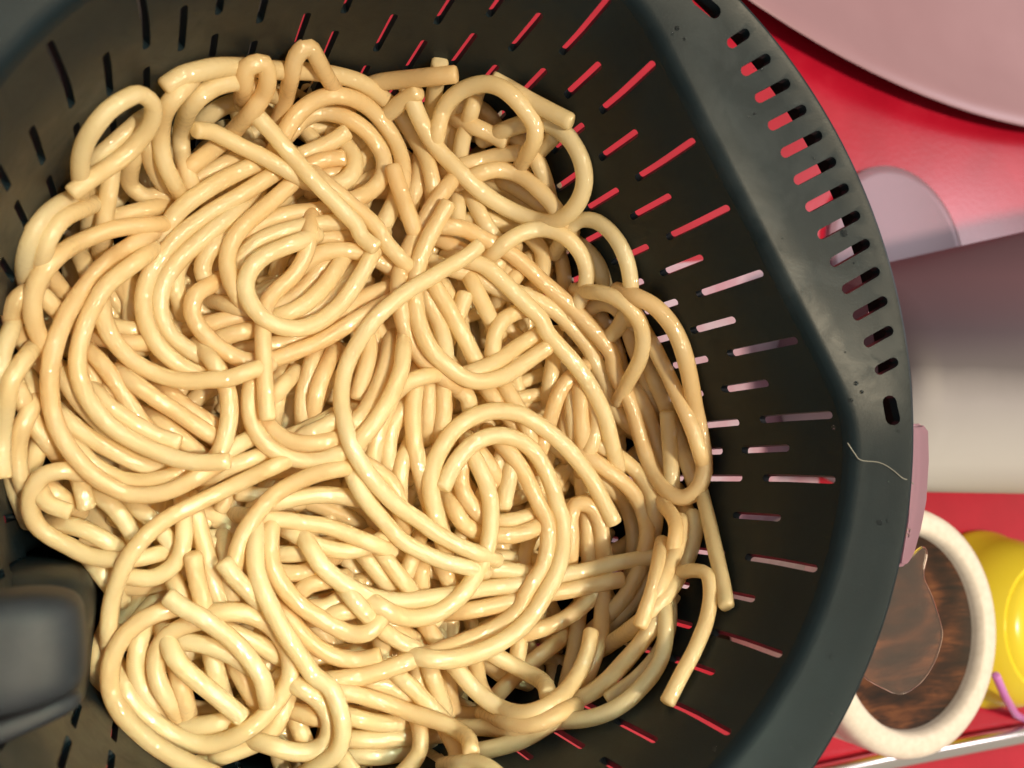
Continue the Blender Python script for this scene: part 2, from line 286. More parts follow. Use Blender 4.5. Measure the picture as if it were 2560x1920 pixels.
('straight slanting strand, half buried, close to the big hollow', 0.1163, "370,155,-876 -27,-14,32 -28,-14,30 -35,-20,16 -29,-25,-16 -17,-17,-37 -13,-14,-40"),
('longer straight level strand, half buried, close to the hanging blunt end', 0.116, "418,107,-873 -33,-11,34 -36,-13,30 -43,-15,12 -44,-18,-2 -33,-20,-26 -20,-13,-42 -16,-12,-44"),
('longer straight level strand, half buried, close to the pale hoop tip', 0.13, "825,804,-906 15,-23,36 24,-23,31 38,-20,11 41,-18,6 42,-17,3 42,-8,-15 40,-5,-21"),
('longer bent upright strand, half buried, close to the large pale hoop', 0.126, "800,280,-878 -25,-26,26 -25,-30,23 -25,-36,6 -14,-43,-1 -5,-45,0 6,-43,-8 12,-33,-28 13,-27,-34"),
('longer straight upright strand, half buried, close to the wall-side ring', 0.13, "1420,564,-682 23,-37,-17 9,-44,7 23,-40,-12 25,-38,-11 24,-38,-12 25,-39,-12 23,-38,-13 24,-34,-21 27,-27,-28 25,-33,-22"),
('straight upright strand, half buried, close to the wall-side ring', 0.13, "1382,617,-818 15,-40,14 11,-40,21 27,-37,-7 32,-27,-23 27,-35,-9"),
('straight upright strand, half buried, close to the lower middle sweep', 0.1282, "874,-194,-897 3,-29,40 11,-37,28 25,-41,-9 26,-32,-27 25,-29,-31"),
('straight upright strand, half buried, close to the twin band', 0.1265, "841,-187,-891 -15,-32,37 -12,-41,25 8,-48,-9 17,-38,-28 17,-33,-35"),
('longer straight slanting strand, half buried, close to the slotted wall', 0.1159, "1447,-353,-520 -36,-20,20 -33,-30,7 -18,-36,-20 -24,-35,-17 -30,-33,-12 -29,-33,-13 -29,-30,-18 -30,-23,-25 -13,-20,-39 -24,-19,-30"),
('straight shaded strand hanging down the slotted wall to a cut end', 0.1143, "1658,24,-632 -10,-36,29 -17,-29,34 -12,-36,29 -11,-37,28 -13,-36,29 -14,-35,30 -14,-34,30 -14,-34,30 -12,-38,27 -16,-34,28"),
('longer bent upright strand, half buried, close to the slotted wall', 0.1183, "1649,-8,-730 -11,-29,36 -15,-25,38 -11,-30,37 -9,-2,39 -9,-42,15 -17,-44,5 -26,-39,10 -33,-32,15 -35,-28,17 -37,-27,15 -37,-31,4 -30,-33,-15 -12,-28,-37 -2,-24,-41 -2,-23,-43 -4,-23,-42 -1,-22,-43 -21,-25,-30"),
('longer straight slanting strand, half buried, close to the bluish cut end', 0.1262, "1563,-232,-718 -22,-38,-4 -30,-31,14 -25,-36,-5 -30,-33,-8 -32,-30,-8 -15,-30,-29 -12,-28,-30"),
('straight upright strand, half buried, close to the twin pale arcs', 0.1119, "-255,320,-929 14,-24,35 15,-27,32 20,-36,11 18,-36,-14 11,-24,-36 8,-20,-39"),
('longer straight upright strand, half buried, close to the pale hook', 0.1129, "-265,153,-962 6,-28,36 5,-38,25 3,-44,-10 8,-44,-11 15,-41,-13 8,-30,-34 6,-24,-39"),
('straight upright strand, half buried, close to the pale hook', 0.1126, "-188,161,-937 -2,-30,34 -5,-40,23 -9,-41,-16 -8,-28,-35 -8,-23,-40"),
('straight slanting strand, half buried, close to the pale hook', 0.1124, "-201,31,-951 19,-17,36 22,-21,30 30,-27,1 22,-20,-31 18,-17,-35"),
('longer straight slanting strand, half buried, close to the half loop', 0.114, "9,-28,-933 18,-15,38 21,-18,35 31,-27,14 29,-34,-1 24,-34,-10 20,-27,-31 16,-23,-34"),
('longer straight upright strand, half buried, close to the knobbed stub', 0.1184, "265,-134,-910 2,-28,41 4,-37,32 8,-49,2 7,-48,-9 8,-37,-33 8,-31,-38"),
('straight upright strand, half buried, close to the half loop', 0.1186, "130,-215,-936 8,-21,39 10,-28,34 19,-38,0 19,-29,-28 16,-26,-34"),
('straight level strand, half buried, close to the ribs of the descending pair', 0.1205, "373,-184,-911 24,-1,46 35,-2,37 50,5,5 43,13,-24 39,10,-34"),
('bent level strand, half buried, close to the ribs of the descending pair', 0.1202, "371,-235,-912 21,0,41 27,-1,37 42,-1,15 43,13,2 37,14,-25 33,10,-30"),
('bent level strand, half buried, close to the lower middle sweep', 0.1205, "432,-336,-908 11,20,41 14,21,38 29,26,23 44,9,-4 38,1,-28 34,1,-31"),
('longer bent level strand, half buried, close to the ribs of the descending pair', 0.1212, "441,-327,-895 20,-1,43 33,-5,34 46,3,1 40,24,-4 35,19,-27 32,14,-32"),
('straight level strand, half buried, close to the lower middle sweep', 0.1207, "507,-370,-867 18,10,42 29,11,33 45,6,-3 41,2,-20 36,0,-30 34,0,-30"),
('straight upright strand, half buried, close to the ribs of the descending pair', 0.1257, "829,-145,-885 -23,-29,35 -23,-37,25 -14,-47,-8 -2,-39,-32 3,-32,-40"),
('straight upright strand, half buried, close to the thick pale bottom strand', 0.1242, "707,-411,-901 -4,-29,43 5,-42,17 16,-38,-31 17,-34,-35"),
('straight upright strand, half buried, close to the bottom coil', 0.1221, "238,-409,-927 4,-25,45 9,-41,28 15,-48,-13 14,-37,-33 13,-33,-38"),
('straight upright strand, half buried, close to the bottom edge', 0.1231, "465,-613,-924 5,-21,45 13,-35,30 19,-43,-14 17,-35,-30 17,-33,-33"),
('longer straight level strand, half buried, close to the bottom edge', 0.1223, "590,-757,-925 21,7,43 31,4,37 47,-7,4 49,-2,-2 48,4,-5 42,0,-24 44,4,-15"),
('longer straight level strand, half buried, close to the lower U bend', 0.1181, "882,-750,-739 34,12,29 25,14,38 40,11,23 40,14,22 37,20,23 31,26,26 42,19,0 43,9,-21"),
('strand bent into a sharp peak at the top of the pile', 0.1206, "361,1004,-925 2,16,47 2,21,44 6,29,39 2,20,46 -2,8,48 -1,12,48 3,29,39 29,26,17 32,-15,-33 26,-11,-40 26,-5,-42 25,0,-43 23,4,-43 24,2,-43 25,2,-43"),
('outer of two thick upright bands close to the basket wall', 0.1099, "114,1006,-575 -20,-39,25 -26,-35,-10 -13,-17,-46 -3,-17,-47 2,-30,-38 12,-40,-28 21,-28,-35 18,-12,-46 16,-8,-47"),
('inner of two thick upright bands, its top bending over like a crook', 0.1149, "354,1097,-790 -28,-12,39 -25,-13,40 -25,-13,40 -30,-13,37 -35,-17,30 -42,-24,6 -35,-34,3 -19,-16,-40 -6,-2,-48 -3,-3,-49 -2,-15,-47 5,-40,-21 11,-45,17 17,-38,-17 14,-16,-44"),
('loop rising beside the pointed strand, folded over like a hairpin', 0.1148, "249,1035,-706 -4,-2,49 -3,2,50 2,25,37 41,18,2 15,-28,-35 -5,-22,-44 -21,-33,-27 -15,-9,-46 -13,-6,-47 -20,-18,-40 -33,-35,-4 -27,-35,22 -30,-36,13 -29,-22,-30"),
('upper of two blunt fingers poking into the middle of the spiral', 0.1265, "558,1037,-809 -37,-30,-15 -42,-25,-10 -42,-23,-8 -33,-11,-34 -23,-2,-44"),
('straight slanting strand, partly covered, close to the top round arch', 0.13, "908,1182,-738 44,-14,-15 39,-28,4 36,-25,-23 33,-15,-34 30,-25,-22"),
('half of the plump double fold touching the long curved diagonal', 0.13, "912,1184,-665 2,-2,-50 -18,-29,-32 -6,-21,-45 1,-36,-35 11,-45,-18 27,-32,-27 28,-22,-36"),
('strand curving down behind the blunt band near the loop on the wall', 0.13, "1012,1132,-795 12,-25,38 14,-24,37 21,-25,33 24,-32,23 24,-39,9 28,-35,-14 26,-28,-25 26,-19,-34 26,-19,-33"),
('thin shiny strand slanting down below the long curved diagonal', 0.13, "948,1001,-894 1,-36,31 4,-37,29 11,-41,20 21,-42,5 24,-41,4 29,-37,4 35,-26,-18 35,-18,-26"),
('strand running down the outer flank beside the wall', 0.1092, "-201,504,-776 -16,-26,34 -25,-30,20 -17,-31,-28 4,-30,-34 17,-29,-30 25,-32,-21 29,-33,-9 23,-21,-34 16,-14,-40"),
('pinkish shaded band running beside the wide double arc', 0.1169, "373,966,-887 -27,-27,31 -28,-27,28 -34,-27,21 -38,-29,9 -37,-30,10 -37,-32,6 -36,-32,-3 -31,-33,-16 -23,-38,-20 -13,-44,-15 -6,-30,-37 -4,-19,-44"),
('longer bent upright strand, partly covered, close to the wide double arc', 0.1171, "236,742,-889 -23,-29,30 -26,-31,25 -33,-34,4 -29,-37,-4 -14,-45,-1 4,-47,1 14,-34,-29 11,-23,-41"),
('upper of two level bands above the oval loop', 0.1231, "626,843,-885 -36,-15,26 -39,-15,23 -44,-12,8 -46,-12,0 -46,-13,1 -44,-17,0 -41,-24,0 -35,-31,-4 -24,-21,-34 -17,-12,-43"),
('longer straight level strand, partly covered, close to the hanging blunt end', 0.1204, "287,380,-879 28,0,42 42,6,24 48,15,-1 47,19,1 41,19,-22 36,18,-29"),
('thin arc crossing the open inside of the oval loop', 0.1245, "416,594,-902 12,11,44 19,17,40 30,29,19 43,17,11 46,5,3 47,-3,-6 45,-11,-9 43,-16,-10 40,-9,-24 37,-7,-28"),
('strand with a glistening stub end in the big hollow', 0.1102, "-98,277,-889 16,-21,40 19,-24,36 28,-32,16 39,-28,5 41,-25,1 42,-22,0 45,-13,8"),
('longer straight slanting strand, partly covered, close to the twin pale arcs', 0.1113, "-163,311,-892 14,-25,35 18,-32,27 24,-37,-4 29,-33,-4 32,-32,0 33,-30,-4 25,-20,-32 20,-16,-36"),
('longer straight level strand, partly covered, close to the pale hoop tip', 0.13, "797,726,-904 18,-22,40 28,-23,31 45,-15,6 47,-11,4 45,-16,7 43,-19,10 45,-16,2 44,-8,-18 42,-4,-25"),
('small square-ended stub standing in the central gap', 0.13, "936,582,-805 -12,-43,-8 -12,-40,-14 -2,-30,-33 2,-23,-39"),
('straight upright strand, partly covered, close to the pale hoop tip', 0.13, "953,677,-850 2,-38,35 12,-43,23 29,-40,-11 30,-35,-21 32,-25,-32 31,-22,-34"),
('longer straight slanting strand, partly covered, close to the twin arches', 0.13, "1007,353,-898 7,-32,38 16,-36,29 31,-38,4 34,-37,1 34,-36,0 35,-34,-8 35,-26,-24 35,-23,-28"),
('longer straight upright strand, partly covered, close to the twin arches', 0.13, "1068,370,-890 1,-32,40 6,-35,36 19,-42,18 25,-44,8 22,-45,-1 20,-42,-18 24,-31,-32 24,-27,-36"),
('bent slanting strand, partly covered, close to the double U bend', 0.13, "871,327,-901 17,-15,40 25,-16,35 35,-26,10 16,-39,-14 17,-31,-29 18,-26,-33"),
('straight upright strand, partly covered, close to the double U bend', 0.1291, "848,377,-887 -10,-36,32 -9,-40,26 -1,-48,7 -1,-48,-6 9,-38,-30 11,-29,-37"),
('longer straight upright strand, partly covered, close to the double U bend', 0.1291, "889,381,-875 -10,-32,31 -8,-36,29 -3,-44,12 3,-46,-2 -2,-43,-15 5,-32,-33 8,-27,-37"),
('longer bent upright strand, partly covered, close to the round loop', 0.13, "1140,853,-882 13,-32,35 23,-33,27 27,-38,6 2,-48,4 -12,-47,4 -6,-41,-23 4,-29,-38"),
('longer straight upright strand, partly covered, close to the large pale hoop', 0.1248, "745,282,-875 -24,-33,32 -24,-36,25 -20,-46,2 -11,-50,-3 -6,-50,-7 6,-39,-32 9,-31,-39"),
('longer straight upright strand, partly covered, between large pale hoop and twin arches', 0.1257, "805,163,-876 -21,-28,30 -21,-31,27 -19,-39,11 -6,-46,-1 5,-42,-16 11,-31,-31 11,-28,-36"),
('longer straight upright strand, partly covered, close to the long hook bend', 0.1264, "1511,417,-704 21,-41,1 13,-44,13 26,-40,-8 26,-41,-8 22,-43,-3 16,-46,6 3,-45,19 -4,-39,28 6,-44,18 12,-42,9"),
('straight upright strand, partly covered, close to the wall-side ring', 0.13, "1435,533,-803 6,-42,16 13,-45,8 25,-38,-18 27,-28,-29 28,-24,-32 26,-26,-30"),
('straight upright strand, partly covered, close to the narrow arch', 0.13, "1330,348,-896 -16,-38,30 -14,-43,26 -4,-50,6 2,-52,-4 14,-41,-28 19,-33,-35"),
('straight upright strand, partly covered, close to the slanting strands', 0.13, "1298,510,-900 -19,-37,28 -17,-41,24 -11,-48,11 -7,-49,-2 6,-41,-27 12,-32,-37"),
('longer straight upright strand, partly covered, close to the narrow arch', 0.13, "1341,371,-883 -15,-34,31 -14,-35,29 -9,-42,19 1,-48,5 8,-44,-11 17,-34,-29 20,-28,-33"),
('longer straight upright strand, partly covered, between narrow arch and twin arches', 0.13, "1359,388,-859 -17,-35,33 -16,-36,31 -9,-45,21 0,-50,4 6,-50,-5 15,-41,-22 21,-31,-34 23,-28,-36"),
('leaf shaped strand on edge between the slanting strands', 0.13, "1355,360,-821 -5,-36,33 2,-42,25 17,-45,-2 3,-49,-3 -13,-47,-1 -7,-42,-22 7,-30,-38 10,-27,-41"),
('longer straight upright strand, partly covered, between twin arches and narrow arch', 0.13, "1112,184,-869 -20,-31,26 -19,-34,20 -15,-42,5 -17,-41,-3 -17,-39,-11 -6,-31,-31 0,-26,-37"),
('short strand with a square cut end inside the inner twin arch', 0.13, "1074,-61,-823 4,51,15 5,51,16 16,47,-16 22,38,-32"),
('straight slanting strand, partly covered, close to the twin arches', 0.13, "963,161,-895 8,-27,43 16,-32,37 27,-40,13 31,-36,-19 31,-28,-29"),
('straight level strand, partly covered, close to the small hairpin arch', 0.13, "1022,-119,-901 23,5,44 37,5,30 49,7,3 47,13,-8 44,10,-21 43,10,-23"),
('bent slanting strand, partly covered, close to the twin arches', 0.1298, "909,-13,-894 2,-27,35 7,-34,28 24,-37,5 36,-22,-11 35,-18,-21 34,-16,-25"),
('longer bent upright strand, partly covered, close to the long hook bend', 0.1188, "1642,2,-851 -12,-21,41 -11,-19,41 -11,-21,40 -7,-25,39 -8,-31,34 -16,-1,34 -15,12,28 -15,-40,20 -24,-36,18 -29,-32,16 -31,-32,15 -29,-34,14 -27,-37,2 -6,-36,-27 4,-31,-35"),
('shaded strand curving away from the pile over the lower slots', 0.1065, "1501,-258,-555 0,8,48 5,9,48 14,-6,43 -6,-41,24 -18,-43,16 -23,-42,12 -29,-38,10 -31,-36,10 -34,-34,9 -33,-35,9 -30,-38,4"),
('longer bent upright strand, partly covered, close to the sleeve strands', 0.13, "1396,65,-862 20,-33,30 36,-33,6 38,-30,-10 33,-37,-6 20,-45,-3 7,-49,3 -5,-49,5 -1,-47,-7 -21,-37,27"),
('longer straight upright strand, partly covered, close to the small hairpin arch', 0.13, "1401,-23,-898 -16,-35,31 -11,-41,24 2,-49,3 4,-49,-2 8,-47,-12 17,-38,-27 18,-33,-31"),
('longer bent upright strand, partly covered, between long hook bend and sleeve strands', 0.1189, "1586,-15,-786 -12,-17,43 -12,-16,44 -12,-17,43 -8,-20,42 -10,-29,37 -19,-35,25 -7,-45,-5 11,-37,-27"),
('straight slanting strand, partly covered, close to the lower U bend', 0.13, "1026,-515,-923 17,-19,45 33,-29,23 46,-20,-12 42,-18,-23 32,-12,-2"),
('longer straight upright strand, partly covered, close to the outer flank', 0.1053, "-252,415,-798 -3,-28,34 -5,-33,29 -8,-41,10 -3,-42,11 -10,-38,-15 -8,-26,-13"),
('longer straight slanting strand, partly covered, close to the pale hook', 0.1101, "-255,271,-810 19,-42,12 16,-38,-26 20,-41,-18 27,-40,-11 17,-25,-39 13,-20,-43"),
('longer bent upright strand, partly covered, close to the pale hook', 0.1099, "-204,219,-848 -7,-33,36 -14,-43,1 -9,-40,-27 0,-46,-19 10,-44,-16 7,-30,-38 5,-25,-43"),
('longer straight slanting strand, partly covered, close to the bracket', 0.1124, "-79,-1,-945 18,-15,39 22,-17,36 31,-27,15 27,-37,0 21,-36,-13 15,-28,-33 13,-25,-36"),
('longer straight upright strand, partly covered, close to the half loop', 0.1166, "173,-18,-913 6,-26,38 9,-33,33 13,-43,4 13,-45,-1 13,-45,1 11,-46,1 18,-41,-6 15,-33,-29 15,-28,-35"),
('straight slanting strand, partly covered, close to the lower middle sweep', 0.1239, "628,-164,-900 10,-20,38 16,-26,32 27,-34,7 28,-31,-14 26,-25,-25 25,-24,-29"),
('longer straight slanting strand, partly covered, close to the lower middle sweep', 0.1231, "667,-142,-886 7,-21,41 12,-25,37 25,-36,13 30,-36,0 30,-31,-16 27,-26,-28 27,-24,-29"),
('straight slanting strand, partly covered, close to the thick pale bottom strand', 0.1265, "819,-368,-906 9,-25,45 22,-36,27 27,-40,-13 27,-35,-28 26,-31,-32"),
('straight slanting strand, partly covered, between lower middle sweep and thick pale bottom strand', 0.123, "674,-351,-860 23,-21,39 37,-30,7 38,-24,-20 35,-22,-29 33,-22,-30"),
('longer straight level strand, partly covered, close to the bottom coil', 0.1198, "122,-407,-950 22,2,44 25,0,41 40,-6,24 45,-15,13 42,-21,7 37,-28,-11 29,-23,-30 27,-23,-34"),
('longer straight slanting strand, partly covered, close to the knobbed stub', 0.1206, "236,-360,-926 20,-9,43 27,-13,38 42,-23,8 43,-22,2 39,-27,-6 32,-23,-28 29,-22,-32"),
('longer bent upright strand, partly covered, close to the bottom coil', 0.1203, "83,-352,-953 -8,-23,38 -10,-35,25 -4,-44,-8 7,-45,-7 19,-41,-2 30,-33,-9 22,-27,-29 20,-25,-33"),
('strand trailing just below the second ring of the bottom coil', 0.1225, "228,-731,-899 25,-1,-23 31,18,35 47,14,9 45,18,12 35,34,12 21,46,8 18,38,-22 18,24,-41"),
('straight level strand, partly covered, close to the bottom edge', 0.1218, "453,-614,-895 23,-1,45 39,-10,26 47,-13,-12 40,-12,-28 37,-13,-31"),
('longer straight level strand, partly covered, close to the thick pale bottom strand', 0.1221, "581,-711,-922 21,7,44 31,3,36 48,-6,5 48,-1,2 49,-3,0 48,-3,0 49,-2,-5 42,-7,-22 39,-1,1"),
('longer bent slanting strand, partly covered, close to the thick pale bottom strand', 0.1277, "914,-512,-899 -7,-29,34 2,-41,16 9,-43,-11 18,-40,-8 40,-15,5 43,3,11 44,-2,-9 31,8,26"),
('longer straight level strand, partly covered, close to the lower U bend', 0.1213, "916,-711,-881 15,10,44 19,8,42 26,7,39 21,5,42 14,6,45 16,10,43 41,3,17 45,-6,-14"),
('bent upright strand, partly covered, close to the thick pale bottom strand', 0.1257, "825,-489,-902 -10,-30,38 -1,-44,17 28,-38,-14 28,-31,-26 27,-29,-30"),
('lower of two blunt fingers poking into the middle of the spiral', 0.1251, "546,951,-794 -51,-11,-10 -46,-22,-14 -27,-11,-43 -19,-2,-50"),
('half of the plump double fold facing the dark slotted wall', 0.13, "913,1185,-644 8,-12,-43 -10,-46,-8 3,-26,-42 -3,-38,-32 4,-38,-32 12,-23,-42 13,-17,-45"),
('strand with a tight curl tucked inside the wide double arc', 0.1176, "242,725,-860 -18,-34,32 -20,-37,25 -24,-42,-8 0,-45,-15 42,-24,0 42,1,-25 36,4,-34"),
('lower of two level bands above the oval loop', 0.1211, "660,798,-875 -38,-14,30 -39,-14,28 -46,-12,14 -49,-11,5 -47,-15,3 -47,-18,1 -45,-21,-2 -41,-29,-6 -29,-40,-4 -15,-38,-27 -9,-22,-44"),
('second turn of the spiral below the peaked strand', 0.1275, "369,993,-901 15,11,44 26,29,26 30,37,-7 41,25,1 47,-1,11 44,-16,13 43,-19,-6 38,-28,-13 25,-40,-2 1,-48,4 -19,-44,6 -32,-35,8 -40,-27,9 -37,-15,-22 -24,-3,-42"),
('inner strand of the wide double arc beside the level bands', 0.1153, "324,835,-887 -23,-28,29 -24,-29,28 -28,-31,19 -31,-34,10 -31,-33,8 -31,-35,2 -31,-34,-5 -27,-37,-11 -18,-41,-12 -7,-45,-9 8,-45,-3 22,-41,1 35,-31,3 40,-23,1 35,-12,-27 29,-8,-35"),
('pale arched strand curling over itself by the wall, ending in a blunt cut', 0.104, "-123,707,-735 1,3,47 1,5,47 0,10,46 1,25,39 9,28,38 18,29,32 25,35,17 31,35,-5 33,29,-17 30,-3,-33 2,-21,-42 -15,-27,-35 -25,-32,-24 -30,-35,-3 -31,-34,11 -30,-34,14 -32,-34,0"),
('outermost turn of the spiral below the peaked strand', 0.1273, "352,947,-865 9,14,44 13,28,34 21,41,8 27,36,9 34,27,15 42,16,14 44,10,-10 40,5,-23 39,-3,-25 38,-16,-22 34,-28,-13 26,-39,0 14,-44,8 3,-45,10 -5,-46,8 -2,-40,-20 6,-26,-38"),
('knobbed strand tip beside the start of the long curved diagonal', 0.1287, "676,1116,-843 17,9,51 21,15,48 27,10,46"),
('short strand with a rounded tip pointing at the slotted wall', 0.13, "885,1140,-801 16,-27,43 28,-26,36 48,-18,10 43,-25,19"),
('blunt band with a square end lying level under the plump double fold', 0.13, "868,976,-842 24,1,39 35,9,27 41,15,11 37,10,25 30,1,33 27,-6,36"),
('outer strand of the wide double arc, framing the big hollow', 0.1151, "425,954,-864 -26,-30,27 -29,-31,22 -35,-32,7 -36,-31,1 -37,-31,2 -38,-30,2 -37,-30,1 -35,-33,0 -33,-35,1 -29,-38,-3 -26,-40,-7 -21,-43,-7 -10,-47,0 2,-48,8 12,-45,9 23,-42,3 34,-33,-7 40,-25,-7 45,-17,-4 37,-8,-29 32,-6,-35"),
('pale strand with beaded highlights dropping past the oval loop', 0.1181, "461,930,-849 -24,-32,24 -25,-33,20 -29,-34,4 -31,-35,1 -30,-34,6 -31,-34,7 -28,-36,5 -21,-41,1 -7,-46,2 7,-45,4 17,-42,7 25,-31,-21 21,-19,-36"),
('strand curling under the oval loop and running on beneath the large hoop', 0.1179, "220,565,-836 -27,-28,29 -33,-30,13 -7,-45,-11 21,-43,0 33,-34,3 40,-28,1 44,-18,2 48,0,7 46,12,10 43,20,6 44,20,3 41,24,0 40,28,0 39,28,1 40,27,0 40,25,-7 36,23,-23 33,22,-27"),
('strand nested inside the twin pale arcs, dipping toward their bottom', 0.1106, "-177,210,-901 21,-19,38 26,-25,30 35,-31,1 39,-26,3 41,-23,3 42,-23,0 44,-17,-1 36,-10,-29 29,-8,-36"),
('curved strand coming down to touch the tip of the inner pale arc', 0.1145, "173,387,-856 14,-25,39 19,-30,33 26,-39,5 18,-46,-3 6,-48,2 -4,-48,4 -11,-47,0 -18,-38,-19 -13,-24,-41 -9,-20,-44"),
('upper half of the broad double U in the middle hollow', 0.1178, "326,224,-891 12,-23,41 16,-27,37 28,-32,21 39,-23,17 46,-4,15 48,8,5 41,14,-19 35,12,-32 33,11,-34"),
('strand with a bright vertical streak beside the central U bends', 0.13, "803,659,-876 2,-39,33 8,-43,25 21,-46,2 22,-46,4 12,-49,6 3,-50,9 9,-45,-17 16,-34,-35"),
('straight strand with beaded highlights running down into the central U bends', 0.13, "804,684,-875 5,-31,37 9,-34,35 21,-39,19 28,-41,3 27,-40,-5 28,-40,-8 27,-40,-8 27,-40,-11 28,-29,-27 28,-24,-33"),
('small arch beside the slanting parallel strands', 0.13, "1048,346,-865 -12,30,35 -8,39,25 7,47,0 21,43,1 37,29,-1 45,17,-2 44,9,-15 42,9,-21 41,10,-22"),
('strand running down beside the large hoop, half hidden by its rim', 0.1235, "728,463,-879 -15,-36,31 -14,-38,28 -13,-46,12 -16,-46,9 -21,-43,14 -26,-39,17 -29,-36,17 -24,-38,-16 -10,-26,-41"),
('upright strand in the middle lying against the leaf shaped bulge', 0.126, "817,383,-873 -15,-33,31 -14,-36,27 -11,-42,15 -6,-47,5 -1,-47,5 3,-47,3 10,-46,-2 14,-45,-9 16,-43,-9 18,-40,-16 20,-31,-30 20,-28,-33"),
('band ending at the tip just above the double U bend', 0.13, "895,320,-855 18,7,42 31,11,31 43,17,1 41,20,-4 38,24,-7 37,27,-9 38,25,-6 39,25,3"),
('long strand coming straight down and turning into the outer U bend', 0.1278, "923,985,-814 -25,-33,22 -26,-35,18 -27,-38,2 -23,-38,-14 -21,-40,-11 -22,-42,-5 -21,-42,2 -20,-42,8 -15,-43,9 -8,-46,8 2,-46,4 11,-45,-11 18,-41,-14 22,-40,-7 28,-38,3 32,-33,10 37,-27,4 39,-17,-20 36,-13,-27"),
('tall narrow arch of strand in front of the vertical bundle', 0.13, "1432,431,-864 -37,-22,23 -37,-22,22 -39,-25,16 -36,-33,-1 -26,-40,-2 -19,-45,1 -18,-45,6 -19,-43,9 -13,-44,-7 4,-34,-34 8,-27,-40"),
('arch tucked inside the wall-side ring, touching the slanting strand', 0.13, "1353,519,-895 -3,15,46 -1,15,45 4,19,44 18,8,43 26,-18,35 35,-32,-3 31,-31,0"),
('bent slanting strand, partly covered, close to the wall-side ring', 0.1297, "1406,593,-588 11,-22,-41 -11,-41,-16 2,-30,-37 -2,-21,-43 -1,-8,-47 -1,-10,-47 -1,-9,-47"),
('thin high arch standing over a pink slot beside the round loop', 0.1258, "1247,746,-816 -8,13,47 -7,13,47 -2,20,45 15,16,43 24,-9,41 24,-28,32 24,-39,20 22,-43,6 19,-45,-5 15,-45,-14 14,-39,-26 21,-25,-36 22,-21,-39"),
('longer straight upright strand, partly covered, close to the sleeve strands', 0.13, "1522,361,-801 -2,-37,30 9,-42,20 25,-39,-6 25,-40,-12 21,-42,-10 13,-45,1 7,-45,15 14,-45,5 12,-41,7"),
('strand with a bright tip hanging inside the inner twin arch', 0.1295, "975,149,-865 -19,-33,28 -17,-39,20 -8,-45,-2 8,-47,-2 24,-40,3 33,-31,-5 34,-25,-22 33,-21,-26"),
('level strand with a shiny end under the twin arches', 0.13, "999,-148,-873 20,0,42 35,-1,30 46,0,4 45,12,3 43,15,-10 40,12,-21 39,11,-23"),
('level strand coming out under the lower band toward the hoop strands', 0.13, "989,-258,-904 17,3,41 29,3,33 44,-2,7 44,-8,0 42,-8,-13 39,-8,-20 38,-9,-21"),
('outer of two strands bending down like a sleeve beside the hook', 0.1294, "1348,162,-826 16,-20,40 36,-22,19 43,-17,-11 42,-23,-7 35,-31,8 19,-37,23 6,-39,28 -4,-40,24 6,-47,-6 0,-44,-17 -12,-45,-10 -7,-41,-24 2,-37,-31"),
('small hairpin arch at the foot of the outer twin arch', 0.13, "1341,-318,-905 -15,33,33 -13,38,28 -3,46,13 0,49,3 -2,49,1 15,43,9 43,-3,13 29,-39,3 14,-46,-5 7,-48,-8 10,-43,-19 16,-36,-29 18,-32,-32"),
('strand with striped highlights behind the bluish cut end', 0.1265, "1556,-194,-755 -33,-25,25 -33,-30,22 -27,-39,5 -26,-42,-4 -29,-37,-12 -21,-34,-26 -5,-28,-40 0,-26,-42"),
('longer straight upright strand, partly covered, close to the bluish cut end', 0.1272, "1445,-209,-845 -20,-30,30 -18,-33,26 -13,-41,17 -14,-40,19 -16,-39,20 -18,-36,24 -22,-35,22 -26,-32,21 -24,-37,10 -10,-43,-14"),
('longer straight upright strand, partly covered, close to the twin band', 0.13, "1386,-349,-901 -23,-29,33 -22,-34,28 -16,-44,16 -18,-41,19 -23,-38,23 -19,-38,15 -28,-21,35"),
('longer straight slanting strand, partly covered, close to the lower U bend', 0.13, "1312,-468,-868 -42,-14,23 -43,-18,16 -42,-26,-2 -43,-28,0 -41,-27,2 -37,-33,-2 -17,-35,-31 -7,-30,-39"),
('straight upright strand, partly covered, close to the lower U bend', 0.13, "1161,-409,-902 -15,-25,34 -14,-30,32 -9,-40,11 0,-41,-19 7,-34,-28"),
('curled stub with a round end inside the small pale hook', 0.11, "-205,27,-910 19,-28,44 24,-42,22 48,-21,8"),
('stubby rounded strand end next to the small pale hook', 0.1112, "-120,63,-942 14,-27,45 17,-37,37 14,-53,1"),
('broad leaf shaped band below the level strand', 0.1203, "402,-106,-901 18,-12,45 24,-15,41 41,-22,15 47,-17,4 49,-9,1 49,7,0 45,19,-5 39,17,-26 36,13,-32"),
('slanting band under the level strand with a frosted highlight', 0.1194, "295,-79,-912 19,-2,42 26,-3,38 41,-5,18 45,-6,7 46,-8,5 46,-6,3 43,-14,7 41,-18,13 41,-17,9 40,-16,-18 35,-14,-27"),
('level strand passing under the large pale hoop', 0.1197, "341,-61,-890 22,7,45 35,11,33 49,10,-1 50,7,-1 51,-1,0 49,-7,-2 44,-8,-25 39,-6,-30"),
('small inner ring of the bottom coil', 0.1193, "275,-347,-890 -32,-2,33 -39,-5,21 -42,-14,-12 -36,-25,-13 -18,-41,-10 1,-46,-2 15,-43,3 22,-38,-7 17,-32,-29 15,-28,-33"),
('shiny level strand glimpsed under the thick pale bottom strand', 0.1215, "571,-627,-877 23,-1,43 40,-12,23 45,-16,-10 47,-10,-8 47,-5,-12 41,-7,-26 39,-8,-29"),
